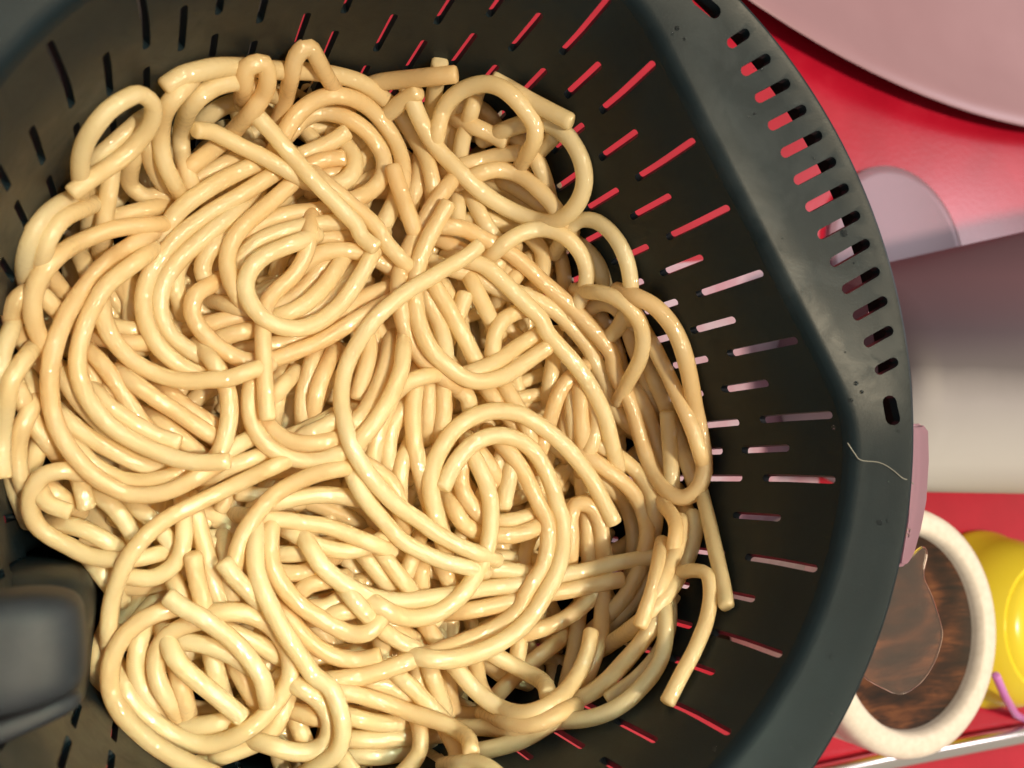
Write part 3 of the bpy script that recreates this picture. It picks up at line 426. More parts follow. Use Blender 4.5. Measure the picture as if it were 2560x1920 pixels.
('longer bent level strand, partly covered, close to the lower U bend', 0.118, "996,-661,-807 4,3,45 1,5,45 2,3,45 12,1,44 26,3,37 34,12,28 39,16,11 42,6,-16 40,2,-22"),
('straight upright strand, partly covered, close to the thick pale bottom strand', 0.1246, "838,-476,-884 -1,-25,42 6,-36,29 18,-45,-2 21,-40,-16 21,-34,-27 21,-32,-29"),
('longer bent upright strand, partly covered, close to the lower U bend', 0.1258, "1015,-480,-905 -13,-25,37 -11,-30,34 -4,-38,28 2,-27,38 18,-27,32 27,-34,14"),
('strand bowed over the glassy hollow toward the foot of the wall loop', 0.13, "908,932,-815 20,4,45 35,15,30 46,16,4 48,-2,8 37,-23,22 31,-33,20 30,-36,15 27,-40,11 36,-30,-14 38,-18,-27"),
('strand squeezed between the two slanting parallel strands', 0.13, "1069,633,-841 19,-21,39 34,-20,27 47,-14,-2 46,-16,-7 43,-21,-7 39,-29,-5 36,-33,-3 32,-37,0 27,-40,-4 27,-39,-9 28,-39,-12 21,-43,-10 24,-42,0 33,-34,8 41,-26,-7 41,-20,-17"),
('inner of two strands bending down like a sleeve beside the hook', 0.1297, "1329,128,-837 13,-25,42 29,-28,26 42,-27,0 42,-28,3 35,-34,8 23,-42,14 8,-47,15 -8,-41,26 -14,-47,10 1,-44,-22 10,-37,-32"),
('lower half of the broad double U in the middle hollow', 0.117, "327,345,-838 -9,-35,31 -8,-41,20 -2,-46,-6 7,-46,3 19,-42,7 32,-34,3 41,-22,1 46,-10,3 45,2,11 42,14,14 40,16,-16 36,13,-28"),
('short straight strand with a square cut end beside the spiral', 0.128, "694,940,-781 15,-48,1 17,-47,3 17,-48,5 23,-39,-20 26,-24,-36"),
('strand through the oval loop that hangs down to a pale blunt end', 0.1177, "465,778,-821 -7,-36,29 -7,-40,24 -6,-45,3 -15,-43,-10 -24,-39,-7 -33,-34,-2 -27,-38,4 -12,-44,9 -1,-45,10 1,-47,5 4,-46,3 3,-47,0 5,-47,-1 6,-46,-1"),
('bent level strand, partly covered, close to the double U bend', 0.1252, "696,241,-837 16,23,43 29,31,27 46,20,4 47,11,-17 43,12,-26"),
('short diagonal inside the bottom coil with a rounded end', 0.1202, "123,-375,-902 9,-22,43 15,-36,29 29,-39,-4 36,-34,-1 37,-33,0 37,-33,4 36,-33,8"),
('short upright strand with a rounded free end inside the hook bend', 0.1256, "1580,230,-678 9,-47,-8 7,-47,-6 1,-47,4 -5,-47,11 3,-47,-3 14,-42,-19"),
('long curved strand looping back along the slotted wall in a big teardrop', 0.1299, "719,1197,-754 7,-42,22 20,-42,-3 28,-34,-19 30,-35,-13 33,-35,-2 34,-33,6 34,-33,7 38,-29,0 43,-19,-12 44,-16,-11 44,-18,3 39,-20,18 34,-18,29 20,-14,41 20,0,44 15,17,41 7,29,38 -4,36,31 -16,40,21 -23,41,7 -25,40,-9 -26,33,-23 -29,22,-31 -31,7,-36 -31,-3,-36 -23,-4,-41 -10,3,-47 -15,1,-45"),
('broad pale arc sweeping from the shaded band out to the flank', 0.1078, "94,706,-835 -28,-15,35 -33,-15,30 -44,-13,11 -43,-17,8 -41,-23,2 -33,-27,19 -22,-28,31 -22,-33,24 -25,-38,-10 -13,-41,-19 -2,-41,-23 8,-37,-28 17,-37,-23 12,-23,-40 9,-17,-43"),
('oval loop near the middle of the pile', 0.1188, "687,760,-839 -19,-33,28 -20,-34,27 -21,-38,18 -21,-43,2 -23,-42,-1 -25,-40,0 -29,-37,0 -35,-32,2 -41,-24,5 -46,-10,8 -46,6,7 -41,22,4 -29,38,-2 -10,45,-6 14,45,-4 30,36,-2 40,25,5 42,21,5 37,23,-19 32,22,-27"),
('pale strand sweeping under the wide double arc with dotted highlights', 0.1126, "-75,538,-891 4,-32,35 5,-35,32 7,-44,15 18,-43,7 29,-38,2 36,-31,-5 42,-22,0 44,-15,10 45,-6,16 44,4,18 44,3,15 43,17,13 39,18,-19 33,17,-31"),
('longer bent level strand, partly covered, close to the big hollow', 0.1106, "-146,139,-899 18,-20,38 24,-25,30 31,-32,-3 38,-27,-1 41,-19,7 44,-5,14 44,7,13 43,15,9 37,15,-22 30,12,-34"),
('strand with a bright flank sweeping down to the large hoop', 0.1215, "750,457,-826 -11,-35,32 -10,-39,28 -8,-46,13 -16,-46,6 -21,-43,9 -25,-41,8 -28,-40,8 -31,-37,2 -20,-29,-32 -11,-21,-43"),
('short upright stub with a rounded end beside the large hoop', 0.1239, "582,496,-815 12,-31,35 24,-36,18 15,-39,-20 -2,-44,-20 -10,-46,-12 -11,-46,-9"),
('leaf shaped bulge of strand under the rim of the large hoop', 0.1221, "595,80,-810 25,-18,36 38,-22,13 38,-28,-9 27,-39,-6 14,-42,-16 14,-33,-31 16,-29,-34"),
('pale strand forming the lower U bend, one knob end above and one tip', 0.1275, "851,835,-735 -21,-43,-10 -22,-43,-8 -19,-44,-6 -15,-45,-5 -9,-48,-3 -3,-48,1 4,-48,1 11,-47,2 18,-45,3 26,-40,4 37,-32,4 40,-26,0 46,-16,-2 48,3,-4 46,14,-7 43,21,-8 40,27,-5 39,28,1 39,28,8"),
('very long slanting strand that hooks round and climbs back up the wall', 0.1281, "811,786,-810 21,-11,42 40,-4,23 46,1,-12 46,-12,-11 45,-14,-4 45,-17,1 41,-24,1 40,-28,1 37,-30,2 38,-30,4 38,-29,4 37,-31,3 36,-32,4 34,-34,3 33,-34,3 31,-37,-1 15,-44,-10 23,-42,-5 26,-40,-1 22,-43,-3 18,-45,-5 15,-45,-1 11,-47,7 8,-44,16 5,-40,26 3,-33,35 10,-27,38 24,-5,40 25,30,26 18,44,4 6,48,-4 -5,48,-2 -12,46,5 -19,43,12 -20,40,16 -21,40,18 -21,39,17 -22,41,14 -23,41,10 -25,41,2 -30,38,-5 -34,32,-11 -34,23,-23 -15,20,-41 -5,18,-44"),
('long strand sweeping through the lower middle to a pale end by the wall', 0.1265, "459,-120,-840 8,-23,41 14,-31,32 27,-39,1 34,-32,-3 39,-27,-4 41,-23,-6 44,-16,-5 46,-11,-4 48,-3,-1 47,3,-2 47,4,-4 47,3,-5 47,5,-5 47,5,-3 47,3,-1 47,2,2 47,5,3 47,7,2 47,8,2 47,8,5 45,7,9 44,10,16 41,12,20 42,9,20 32,9,33 33,6,33"),
('strand hanging below the pale end, tapering to a rounded tip', 0.1146, "1510,-169,-617 -30,-24,35 -29,-27,33 -26,-37,23 -24,-43,14 -26,-44,9 -24,-46,4"),
('strand with dotted highlights leaving the outer twin band', 0.13, "1421,-311,-804 -42,-19,22 -42,-25,9 -34,-32,-17 -41,-25,-15 -46,-18,-7 -49,-11,-1 -34,-15,-33 -16,-15,-45"),
('pale strand hanging at the very edge of the picture with a rounded end', 0.1066, "-207,347,-798 -9,-27,41 -11,-31,38 -18,-44,12 -8,-44,-21 -7,-37,-34 -5,-41,-28 1,-49,-12 6,-50,-2"),
('pale hook shaped strand bulging out toward the dark bracket', 0.1119, "-65,26,-882 -28,5,38 -39,7,20 -43,-14,-11 -23,-38,-14 -3,-42,-20 15,-41,-18 34,-32,-6 40,-23,5 41,-23,9 44,-11,13 45,-3,14 45,5,14 42,9,-14 32,4,-35"),
('strand turning up in a half loop beside the short cut stub', 0.1142, "-18,-223,-931 24,-3,43 32,-7,37 48,-4,9 42,22,12 25,41,11 6,50,1 -3,48,-8 -2,35,-36 -1,28,-41"),
('strand slanting down between the two lower sweeping strands', 0.1202, "573,-272,-814 12,-21,41 25,-32,22 32,-34,-11 34,-32,-10 38,-28,-9 41,-25,-5 42,-22,-4 41,-19,-15 37,-18,-25 35,-17,-28"),
('short strand with a square end standing near the half loop', 0.1164, "181,-180,-794 9,-41,-13 11,-42,-8 12,-41,-4 12,-35,-24 10,-29,-32"),
('second ring of the bottom coil with a long wet highlight', 0.121, "10,-466,-994 10,-17,44 13,-26,38 23,-41,9 30,-37,2 35,-34,0 38,-29,2 43,-20,9 44,-7,17 41,11,23 36,21,24 38,27,14 35,33,-1 28,39,3 16,44,6 -3,48,1 -19,44,-2 -31,37,-3 -41,26,1 -45,16,4 -47,2,0 -31,-5,-36 -21,-7,-43"),
('greenish inner curve beside the pale strand at the bottom', 0.12, "422,-517,-862 17,-6,42 28,-14,35 38,-26,1 29,-36,-1 13,-44,-3 -11,-44,-10 -37,-22,-13 -46,4,-5 -43,17,3 -35,10,-27 -21,2,-41"),
('strand with a bent shoulder above the thick pale bottom strand', 0.1226, "622,-551,-911 19,2,42 29,-2,35 43,-11,9 40,-22,3 32,-31,-11 28,-28,-23 28,-26,-26"),
('strand slanting into the bend of the thick pale bottom strand', 0.1221, "719,-512,-876 12,-12,44 21,-18,37 34,-31,6 33,-34,-1 32,-34,-1 32,-32,-7 31,-29,-21 28,-27,-13"),
('hanging strand below the thick pale bottom strand, curving inward', 0.1195, "800,-628,-849 -4,-23,42 2,-34,34 -7,-44,14 -33,-28,21 -34,-25,7 -31,-5,37"),
('hanging strand nearest the dark wall under the thick pale bottom strand', 0.1181, "864,-658,-824 2,-16,48 3,-20,47 1,-21,46 -12,-26,41 -17,-24,36 -20,-6,46"),
('greenish strand end at the bottom edge beside a red slot', 0.1122, "834,-754,-693 10,15,47 14,14,47 27,8,41 22,-10,45 20,-20,35 -1,-2,51"),
('pale strand slipping off the bottom edge below the descending strand', 0.1184, "560,-697,-846 11,-17,43 19,-27,33 23,-35,21 11,-17,30 -1,-2,47"),
('strand ending in a bluish white square cut beside the twin band', 0.13, "906,-386,-910 20,9,44 32,8,36 48,6,8 48,9,9 47,10,11 47,10,10 49,7,5 49,4,4 48,7,9 45,10,16 44,10,20 45,8,20"),
('pale strand with a soft tapered tip crossing under the long pale diagonal', 0.119, "138,934,-721 40,11,-21 42,-7,-17 43,-13,-8 44,-14,-1 42,-19,2 41,-19,1 38,-7,-25 34,0,-32"),
('slanting strand parallel to the long hooked one, starting under the hoop tip', 0.13, "892,713,-862 18,-15,42 28,-14,36 44,-14,14 40,-27,5 36,-31,5 36,-32,4 37,-32,3 36,-32,2 24,-41,-3 34,-34,1 36,-33,0 33,-35,2 29,-38,5 24,-42,6 22,-43,5 18,-44,2 13,-47,0 17,-43,-9 24,-33,-25 26,-29,-30"),
('strand joining the hook bend from above along the slotted wall', 0.1213, "1457,509,-641 13,-41,18 15,-42,19 26,-41,-2 23,-44,4 17,-45,9 14,-45,13 16,-46,11 17,-45,6 13,-47,4 26,-37,-18 26,-34,-20"),
('straight strand with a pale cut end laid over the teardrop loop', 0.1251, "936,1181,-589 37,-18,5 24,-27,27 36,-24,15 32,-24,21 30,-25,24 31,-24,23"),
('round loop beside the thin high arch, resting on the slanting strands', 0.13, "1007,703,-813 13,15,45 25,25,33 39,27,10 45,17,12 39,-4,25 39,-20,22 40,-29,0 33,-34,-11 21,-41,-17 4,-43,-24 -10,-41,-24 -7,-33,-35 2,-26,-42"),
('arch rising from the knobbed stub up toward the middle hollow', 0.1163, "283,-280,-871 0,30,39 1,37,32 9,47,3 17,46,0 26,42,3 30,39,3 38,31,5 42,23,11 43,18,17 45,11,15 44,6,-19 39,5,-30"),
('pale strand with a rounded end beneath the thick descending pair', 0.1212, "398,-307,-906 13,-20,44 21,-28,33 33,-38,2 36,-35,0 40,-29,1 46,-19,5 48,-6,9 46,10,15"),
('strand tucked along the lower side of the long pale diagonal', 0.1246, "455,916,-828 16,-29,35 24,-32,25 39,-26,0 40,-28,-1 38,-28,3 34,-33,7 25,-41,5 32,-35,6 37,-21,-22 34,-13,-30"),
('ring shaped strand next to the dark wall with dotted highlights', 0.1266, "1298,623,-768 4,-13,48 4,-12,48 11,-12,46 23,-21,38 29,-30,25 36,-34,-4 28,-36,-19 17,-38,-26 9,-36,-33 2,-33,-38 3,-28,-40 4,-28,-40 7,-26,-42"),
('knobbed stub with a shiny tip at the foot of the arch', 0.1158, "255,-199,-772 34,-42,-1 37,-39,-4 32,-33,-27 29,-28,-36"),
('strand from inside the inner twin arch curling away below the middle', 0.1267, "955,158,-862 0,-30,38 4,-36,33 19,-44,10 20,-45,2 12,-47,1 4,-49,-2 -3,-49,-2 -10,-48,-1 -20,-45,2 -28,-40,6 -33,-36,5 -39,-30,0 -43,-23,-4 -48,-8,1 -48,6,8 -44,18,13 -38,24,-12 -21,15,-41"),
('long pale diagonal strand lying straight across the upper middle of the pile', 0.1205, "254,1045,-755 16,-30,35 24,-31,25 36,-24,-18 35,-26,-19 35,-32,-6 34,-34,0 35,-33,-1 36,-31,-1 36,-32,-3 36,-32,-1 20,-33,-5 36,-29,11"),
('round arch standing against the dark wall above the plump double fold', 0.127, "831,1012,-810 -9,21,41 -3,33,32 8,45,8 11,29,35 22,18,37 27,6,37 31,-5,36 33,-19,26 35,-29,12 34,-32,-1 32,-32,-9 13,-35,-27 2,-17,-43 6,-8,-46 8,-5,-45"),
('outer of the twin pale arcs, wrapping round the big hollow', 0.1088, "50,671,-809 -26,-29,29 -35,-29,2 -35,-26,-21 -32,-36,-5 -25,-41,7 -20,-42,12 -18,-43,14 -13,-45,13 -10,-47,5 -6,-45,-15 0,-46,-17 6,-46,-12 13,-46,-5 22,-44,3 28,-39,5 33,-35,2 39,-29,1 43,-22,3 47,-5,10 46,8,12 43,20,10 40,25,8 36,22,-23 28,17,-35"),
('outer twin arch, its free end pointing toward the dark wall', 0.13, "908,-211,-875 -19,29,33 -19,32,30 -17,41,17 -16,44,8 -13,46,7 -2,47,3 14,45,-5 24,41,-7 28,39,-4 35,32,1 41,24,5 45,14,7 47,2,10 46,-8,9 43,-21,3 41,-24,0 40,-26,-4 38,-29,-5 35,-32,-5 33,-35,-3 29,-38,0 24,-41,2 22,-42,4 22,-43,4"),
('inner strand of the broad twin band, running on under the descending pair', 0.1285, "1038,174,-876 6,-23,41 12,-26,37 25,-33,21 28,-38,4 26,-38,-6 23,-41,-6 22,-41,2 19,-41,8 3,-47,-1 -5,-47,-1 -16,-44,3 -28,-38,1 -27,-38,0 -20,-42,-6 -32,-32,-13 -38,-25,-13 -43,-18,-5 -45,-11,6 -45,-9,13 -44,-7,14 -45,-9,10 -46,-11,1 -45,-13,-5 -44,-13,-10 -45,-11,-10 -47,-2,-2 -42,-4,-17 -28,-8,-37"),
('U shaped strand rising to a square cut end near the lower slots', 0.122, "1290,-430,-671 -20,-42,18 -25,-39,14 -33,-34,14 -38,-26,17 -42,-17,20 -45,-15,11 -40,-15,-21 -26,-5,-41 -17,3,-47 -33,21,-27 -31,30,-24 -30,36,-13 -23,33,-27 -10,22,-42"),
('thick pale strand above the U bend, bending down at its end', 0.1266, "983,-466,-848 20,-14,41 35,-21,23 41,-23,10 34,-19,28 22,-14,40 -3,-9,47 -14,-15,43"),
('long pale strand curving from the middle down beside the bracket', 0.1129, "439,82,-804 -34,-16,29 -40,-19,12 -38,-20,-21 -39,-21,-15 -41,-21,-6 -43,-21,3 -42,-22,5 -41,-22,0 -37,-29,-4 -31,-35,-7 -25,-39,-11 -16,-41,-16 -11,-42,-20 -7,-43,-18 -2,-46,-11 2,-43,-16 2,-33,-34 1,-29,-37"),
('outermost pale ring of the bottom coil, running off the lower edge', 0.1185, "174,-317,-894 -33,-3,35 -44,-10,12 -41,-24,-11 -32,-35,-6 -19,-44,-11 -5,-47,-11 6,-46,-14 20,-41,15 29,-36,18 33,-30,19 36,-27,19 39,-24,16 41,-21,17 40,-19,20 38,-25,-3 32,-17,14"),
('straighter strand of the thick descending pair, curling up at its end', 0.1184, "387,-79,-840 -8,-34,35 -4,-46,11 8,-48,-10 20,-45,0 29,-40,7 35,-34,7 40,-28,6 42,-26,4 44,-21,9 44,3,20 35,31,-7 33,20,-30"),
('thick pale bottom strand bending down to a rounded end', 0.1183, "524,-555,-837 24,3,43 43,-6,18 45,-16,-11 46,-18,-4 45,-17,9 42,-18,19 40,-12,26 38,-12,28 33,-17,31 6,-9,48 -10,-18,43"),
('strand running along the inner edge of the large pale hoop', 0.1224, "580,60,-794 8,-33,35 19,-42,9 30,-36,-15 34,-35,-10 34,-36,-5 36,-34,-4 42,-24,0 45,-22,2 45,-18,8 47,-13,9 45,-12,-14 42,-11,-24"),
('pale diagonal with a soft tip lying across the bottom coil', 0.1174, "128,-284,-814 36,-28,10 40,-23,11 38,-27,7 36,-29,5 33,-34,4 29,-37,1 24,-40,2 12,-42,-13 10,-35,-30 10,-31,-33"),
('inner twin arch with a blunt pale end, continuing as the outer twin band', 0.1286, "854,-4,-761 22,41,-5 27,39,-5 32,35,-1 39,26,3 46,13,4 47,-3,3 44,-16,-1 38,-27,-4 31,-35,-7 25,-40,-5 18,-44,1 9,-46,8 15,-43,3 2,-47,1 -7,-47,6 -16,-44,7 -22,-41,5 -28,-39,2 -26,-39,-1 -31,-36,-2 -37,-30,-4 -41,-23,-1 -44,-18,1 -45,-11,5 -47,-6,6 -47,-1,6 -47,7,0 -32,3,-33 -18,-2,-43"),
('strand of the thick descending pair that swings round at the bottom', 0.1182, "346,-100,-831 -7,-30,36 -5,-41,22 4,-47,1 12,-43,12 20,-43,5 22,-42,-1 24,-41,-2 26,-40,-3 27,-38,-3 28,-39,1 37,-27,11 21,-41,7 13,-45,2 4,-47,-4 -13,-43,-14 -30,-29,-22 -28,-23,-29 -16,-21,-39 -25,-8,4"),
('inner of the twin pale arcs, ending in a pale blunt tip on top', 0.1091, "52,625,-807 -20,-28,32 -26,-31,24 -33,-31,-7 -31,-34,-10 -21,-40,-11 -17,-41,-14 -11,-45,-9 -6,-46,-1 4,-46,6 14,-44,9 23,-39,8 29,-37,4 36,-30,3 40,-24,3 41,-20,5 43,-17,10 43,-11,14 44,-2,16 44,3,16"),
('large pale hoop crossing the whole middle, its tip lying on top', 0.1222, "953,721,-736 -35,-33,-9 -40,-28,-4 -40,-27,2 -40,-28,5 -41,-27,5 -39,-29,3 -36,-32,1 -35,-35,-3 -29,-38,-8 -22,-39,-17 -18,-41,-21 -14,-46,-8 -8,-47,8 -4,-44,19 3,-44,21 8,-46,14 18,-45,7 26,-41,-1 31,-37,-7 34,-34,-9 36,-32,-9 41,-26,-7 41,-25,-7 39,-28,-5 43,-24,-1 43,-22,4 45,-18,2 43,-14,-18 40,-14,-24"),
]
BURIED = [
"942,-680,-966 -17,84,22 -41,75,19 -58,64,11 -73,49,3 -84,25,-5 -87,0,-13 -79,-33,-17",
"1303,-74,-908 80,20,-3 72,38,-6 60,54,-10 43,69,-11 2,80,-9 -48,65,-3 -75,31,1 -81,-3,3 -75,-32,7",
"1067,931,-921 -39,-78,-4 -10,-87,-7 25,-83,-9 59,-63,-5 81,-32,-1 87,-1,-2 82,28,-2 61,44,18",
"426,578,-963 30,-74,12 2,-80,11 -29,-76,6 -55,-59,-1 -73,-34,-9 -78,-14,-15 -80,6,-17",
"138,-162,-970 -29,-56,-6 -40,-46,-16 -51,-26,-27",
"746,932,-916 60,63,-9 57,64,-13 58,64,-14 63,59,-15 42,25,46 27,-1,83",
"995,376,-935 -77,18,5 -74,29,0 -66,43,-5 -55,56,-10 -41,67,-11 -21,75,-10 -8,79,-6 4,79,-3",
"513,-465,-944 85,-17,-1 86,-9,-10 84,13,-12 70,49,-8 28,80,-1 -26,81,6 -64,58,9",
"711,-644,-922 -4,83,-4 -11,84,4 -29,78,10 -43,71,13 -51,66,12 -56,62,8 -63,55,1",
"435,844,-943 85,10,1 75,41,-6 62,59,-10 44,72,-15 20,81,-17 -15,82,-21 -55,61,-20 -80,5,20",
"-141,347,-959 15,90,-4 37,82,-9 56,71,-10 70,57,-8 82,39,0 88,20,11",
"831,980,-919 -63,58,2 -73,43,1 -77,38,-4 -77,36,-5 -78,35,-6 -59,-4,57",
"332,582,-971 60,-61,-3 65,-53,4 75,-40,11 81,-22,13 83,1,11 76,37,5 51,67,-1",
"933,-509,-905 9,86,-5 -25,83,-4 -55,66,-2 -74,47,3 -80,33,8 -85,17,11 -86,4,10",
"1005,1191,-976 -44,-71,15 -36,-75,13 -18,-82,7 22,-81,0 69,-45,-12 83,-2,-14 78,27,-13 69,48,-13 30,48,31",
"196,576,-893 49,73,11 54,70,1 54,70,-7 60,64,-11 70,52,-15 81,32,-12 87,14,-4",
"691,-350,-885 47,-73,-13 50,-69,-16 52,-70,-15 46,-73,-13 46,-73,-12 30,-48,32 -12,-6,87 -12,-5,86",
"956,963,-945 31,76,-13 47,66,-14 61,53,-15 32,6,60 19,-17,79 22,-26,75",
"747,-278,-880 -80,-41,2 -85,-25,-6 -87,-16,-16 -85,-20,-18 -85,-25,-15 -86,-24,-8",
"799,320,-898 -16,83,10 -15,84,9 -19,83,4 -30,80,-3 -48,69,-11 -67,50,-13 -80,28,-13",
"169,405,-973 39,-69,-6 56,-58,1 64,-48,8 74,-28,13 79,2,14 74,30,10 62,51,3",
"720,431,-915 42,70,8 58,58,4 67,47,-2 67,46,-7 63,51,-11 64,50,-12 65,49,-14 60,53,-13 55,60,-9",
"299,-19,-885 80,-8,6 75,23,-2 55,57,-8 17,76,-11 -18,77,-9 -41,69,-5 -59,54,2",
"1669,-15,-969 -61,-53,0 -73,-35,-1 -81,-14,-1 -81,-1,0 -81,10,2 -78,24,5 -72,36,8 -61,53,9 -48,65,10",
"499,-213,-946 40,74,2 42,72,9 38,74,13 45,70,13 61,57,8 74,38,1 79,28,-5",
"-88,53,-944 -61,47,-13 -48,60,-10 -39,67,-3",
"774,-465,-924 -79,-7,7 -78,-4,12 -78,-5,9 -79,-6,5 -79,-4,-2 -78,-7,-13 -74,-15,-24",
"440,-514,-920 -4,88,-2 -21,85,-11 -52,70,-14 -81,27,-14 -78,-36,-9 -31,-81,5",
"541,-829,-923 -30,-4,70 -29,-3,72 -29,-2,71 -27,-4,72",
"1552,241,-926 -67,54,0 -83,20,-3 -86,-12,-3 -72,-45,-4 -39,-76,-2 5,-85,0 52,-68,4 79,-34,5",
"1090,-402,-887 71,-52,-9 52,-70,-17 35,-78,-23 -22,-38,71 -31,-26,79",
"610,143,-940 -58,55,1 -64,48,7 -70,37,10 -77,18,10 -79,-10,5 -69,-39,-3 -49,-62,-11",
"646,-690,-916 -38,70,-3 -33,71,-9 -38,70,-11 -49,60,-10 -66,43,-6 -78,9,-1 -73,-31,2",
"36,868,-944 -62,-46,-12 -38,-67,0 -9,-76,13 22,-72,21 52,-55,21 72,-21,15 74,25,3",
"867,-395,-912 -2,-81,-13 -27,-76,-7 -52,-63,3 -57,-58,12 -48,-64,14 -25,-67,20 -23,-6,78 -22,-5,79",
"337,161,-937 82,-17,-3 77,-31,-9 67,-49,-10 53,-64,-9 34,-76,-3 2,-83,1 -41,-72,8",
"1608,-224,-968 50,64,4 24,71,36 17,79,15 9,80,-14 -24,69,-16 -70,42,12 -80,15,7 -82,-9,4 -74,-35,-2",
"-40,144,-934 74,-39,-1 50,-66,4 13,-82,5 -28,-78,3 -71,-40,-6 -78,23,-9",
"1173,502,-897 1,84,-10 14,82,-14 31,77,-14 41,73,-12 17,51,38 -10,22,81",
"234,594,-946 86,-19,10 88,6,-1 80,37,-8 63,60,-11 46,75,-11 22,85,-9 -10,88,-6",
"1557,291,-931 24,74,-10 -13,51,50 -18,42,64",
"233,-439,-945 -58,-18,-3 -53,-28,-14 -43,-36,-23",
"823,-787,-969 -70,48,14 -67,53,6 -64,58,-4 -63,57,-13 -63,57,-14 -72,45,-10 -79,34,-5",
"762,-312,-950 -68,-42,8 -68,-42,4 -71,-37,-5 -77,-11,-13 -73,29,-15 -56,56,-12 -33,72,-8",
"308,852,-952 -84,-10,4 -84,13,-7 -80,19,-20 -78,20,-27 -50,0,35",
"1381,702,-969 -23,75,-4 -47,58,-21 -77,15,3 -76,-18,6 -65,-45,7 -43,-66,8 -9,-77,10 32,-70,10 66,-42,8",
"377,8,-918 6,-81,-13 23,-77,-12 42,-70,-6 58,-57,2 74,-32,9 81,1,12 78,22,11",
"888,-751,-946 2,-25,68 -16,-6,87 -22,-7,85 -27,-7,84 -35,-8,81 -42,-8,78 -53,-11,70 -69,-14,49",
"207,282,-950 79,14,9 80,-5,13 79,-9,14 80,-15,10 77,-23,4 74,-34,-4 64,-49,-7",
"124,738,-956 3,-79,-9 16,-78,-9 26,-74,-6 50,-62,0 71,-31,8 77,11,13 58,51,13",
"802,765,-907 -43,-67,9 -37,-69,11 -32,-73,8 -19,-77,5 1,-80,-1 28,-73,-7 59,-52,-9 77,-18,-10",
"-163,136,-1013 -31,35,-8 -26,40,-1 -18,44,3",
"-143,781,-1000 -13,-69,-3 0,-79,17 13,-79,11 27,-76,3 28,-75,-5 21,-77,-11 16,-78,-12",
"-15,-82,-947 79,-36,22 84,-16,22 85,-24,12 79,-41,0 64,-61,-9 47,-75,-13",
"1397,-122,-971 -78,-12,8 -69,-36,8 -50,-61,9 -13,-76,5 32,-72,0 62,-49,-6 75,-21,-8 78,6,-10 73,30,-11",
"441,590,-890 -74,-25,9 -65,-45,4 -54,-58,-2 -46,-63,-9 -37,-69,-14 -30,-72,-14 -28,-73,-10",
"1395,-79,-888 -14,83,0 -4,83,-6 -6,84,-9 -11,82,-9 -7,83,-10 0,83,-7 9,83,-4 20,82,-1",
"986,989,-927 75,25,-1 78,-8,1 63,-47,1 25,-74,3 -18,-75,12 -48,-62,11 -64,-45,8 -74,-29,2 -79,-9,-3",
"738,474,-936 -28,-75,7 -5,-78,10 29,-73,11 61,-50,7 77,-18,1 77,17,-4 62,48,-8 34,71,-10",
"916,157,-936 23,-84,-10 11,-87,-11 -9,-86,-9 -37,-80,-3 -58,-66,3 -71,-50,8 -80,-35,11",
"504,857,-977 -53,57,4 -51,57,6 -36,68,0 -13,76,-6 -2,67,7",
"1033,1205,-954 35,-66,-11 2,-88,16 -18,-86,16 -33,-82,10 -39,-79,10 -30,-84,5 3,-88,-2 43,-77,-8",
"1337,68,-915 61,-60,-12 53,-68,-12 31,-80,-10 4,-86,-7 -24,-83,0 -49,-71,7 -70,-50,8 -83,-24,9",
"509,-396,-973 39,-72,11 29,-77,10 3,-82,3 -11,-82,-6 -22,-77,-18 -31,-48,14 -33,-4,76 -35,-3,75",
"864,1214,-927 -72,-42,4 -62,-57,10 -58,-61,5 -52,-67,0 -48,-69,-3 -48,-69,-5 -40,-75,-3 -25,-80,2",
"1540,-154,-981 -48,-70,6 -65,-54,10 -73,-42,11 -77,-36,9 -78,-35,3 -80,-31,-2 -78,-33,-8 -76,-37,-12",
"-128,-3,-994 85,0,12 77,-36,10 56,-65,10 33,-79,10 11,-85,7 -13,-85,-2",
"72,460,-942 30,77,-10 33,78,-3 35,76,4 40,73,11 45,70,10 44,71,6 38,75,-1",
"856,-780,-946 -39,-14,72 -33,-9,75 -29,-9,76 -26,-8,78 -23,-8,79 -17,-10,80 -8,-10,82",
"244,972,-916 49,73,-18 43,77,-18 31,59,16 11,9,88",
"643,-807,-865 23,-1,78 31,-1,75 42,0,71 54,-1,61",
"291,-618,-964 75,26,26 80,-4,22 79,-17,18 80,-21,11 79,-24,-4 77,-30,-13 72,-37,-18",
"717,-752,-930 -40,-65,4 -39,-6,69 -39,-4,69 -40,-3,69 -42,-1,68 -47,3,64 -53,6,60",
"-83,175,-942 86,-8,-5 76,38,-5 46,72,-2 5,85,6 -33,79,8 -65,56,10",
"753,-275,-911 79,3,-8 73,-26,-10 62,-48,-11 46,-63,-9 22,-75,-7 -11,-78,-4 -46,-64,0 -68,-38,10",
"1129,292,-934 -61,-51,-5 -47,-64,-8 -25,-75,-9 -9,-79,-7 12,-78,-3 26,-76,2 41,-67,6 58,-55,8",
"760,326,-912 -25,76,8 9,80,3 42,69,-3 65,47,-7 78,16,-10 77,-23,-11 51,-60,-6 10,-80,-3",
"1299,-506,-914 -51,64,16 -46,68,10 -31,77,4 5,82,-5 35,75,-9 44,70,-9 47,69,-8 50,66,-4",
"757,-71,-965 78,17,-3 79,-2,3 76,-22,6 67,-41,9 52,-60,8 37,-70,6 25,-76,-1 9,-79,-7",
"363,-35,-946 -85,-23,6 -72,-49,7 -60,-64,-1 -51,-70,-16 -41,-72,-27 -47,-64,-38",
"-48,452,-951 -70,-17,-17 -67,-32,-8 -59,-45,3",
"502,651,-908 47,76,-9 50,74,-3 41,80,1 16,87,2 -34,81,0 -79,36,3 -88,-13,8",
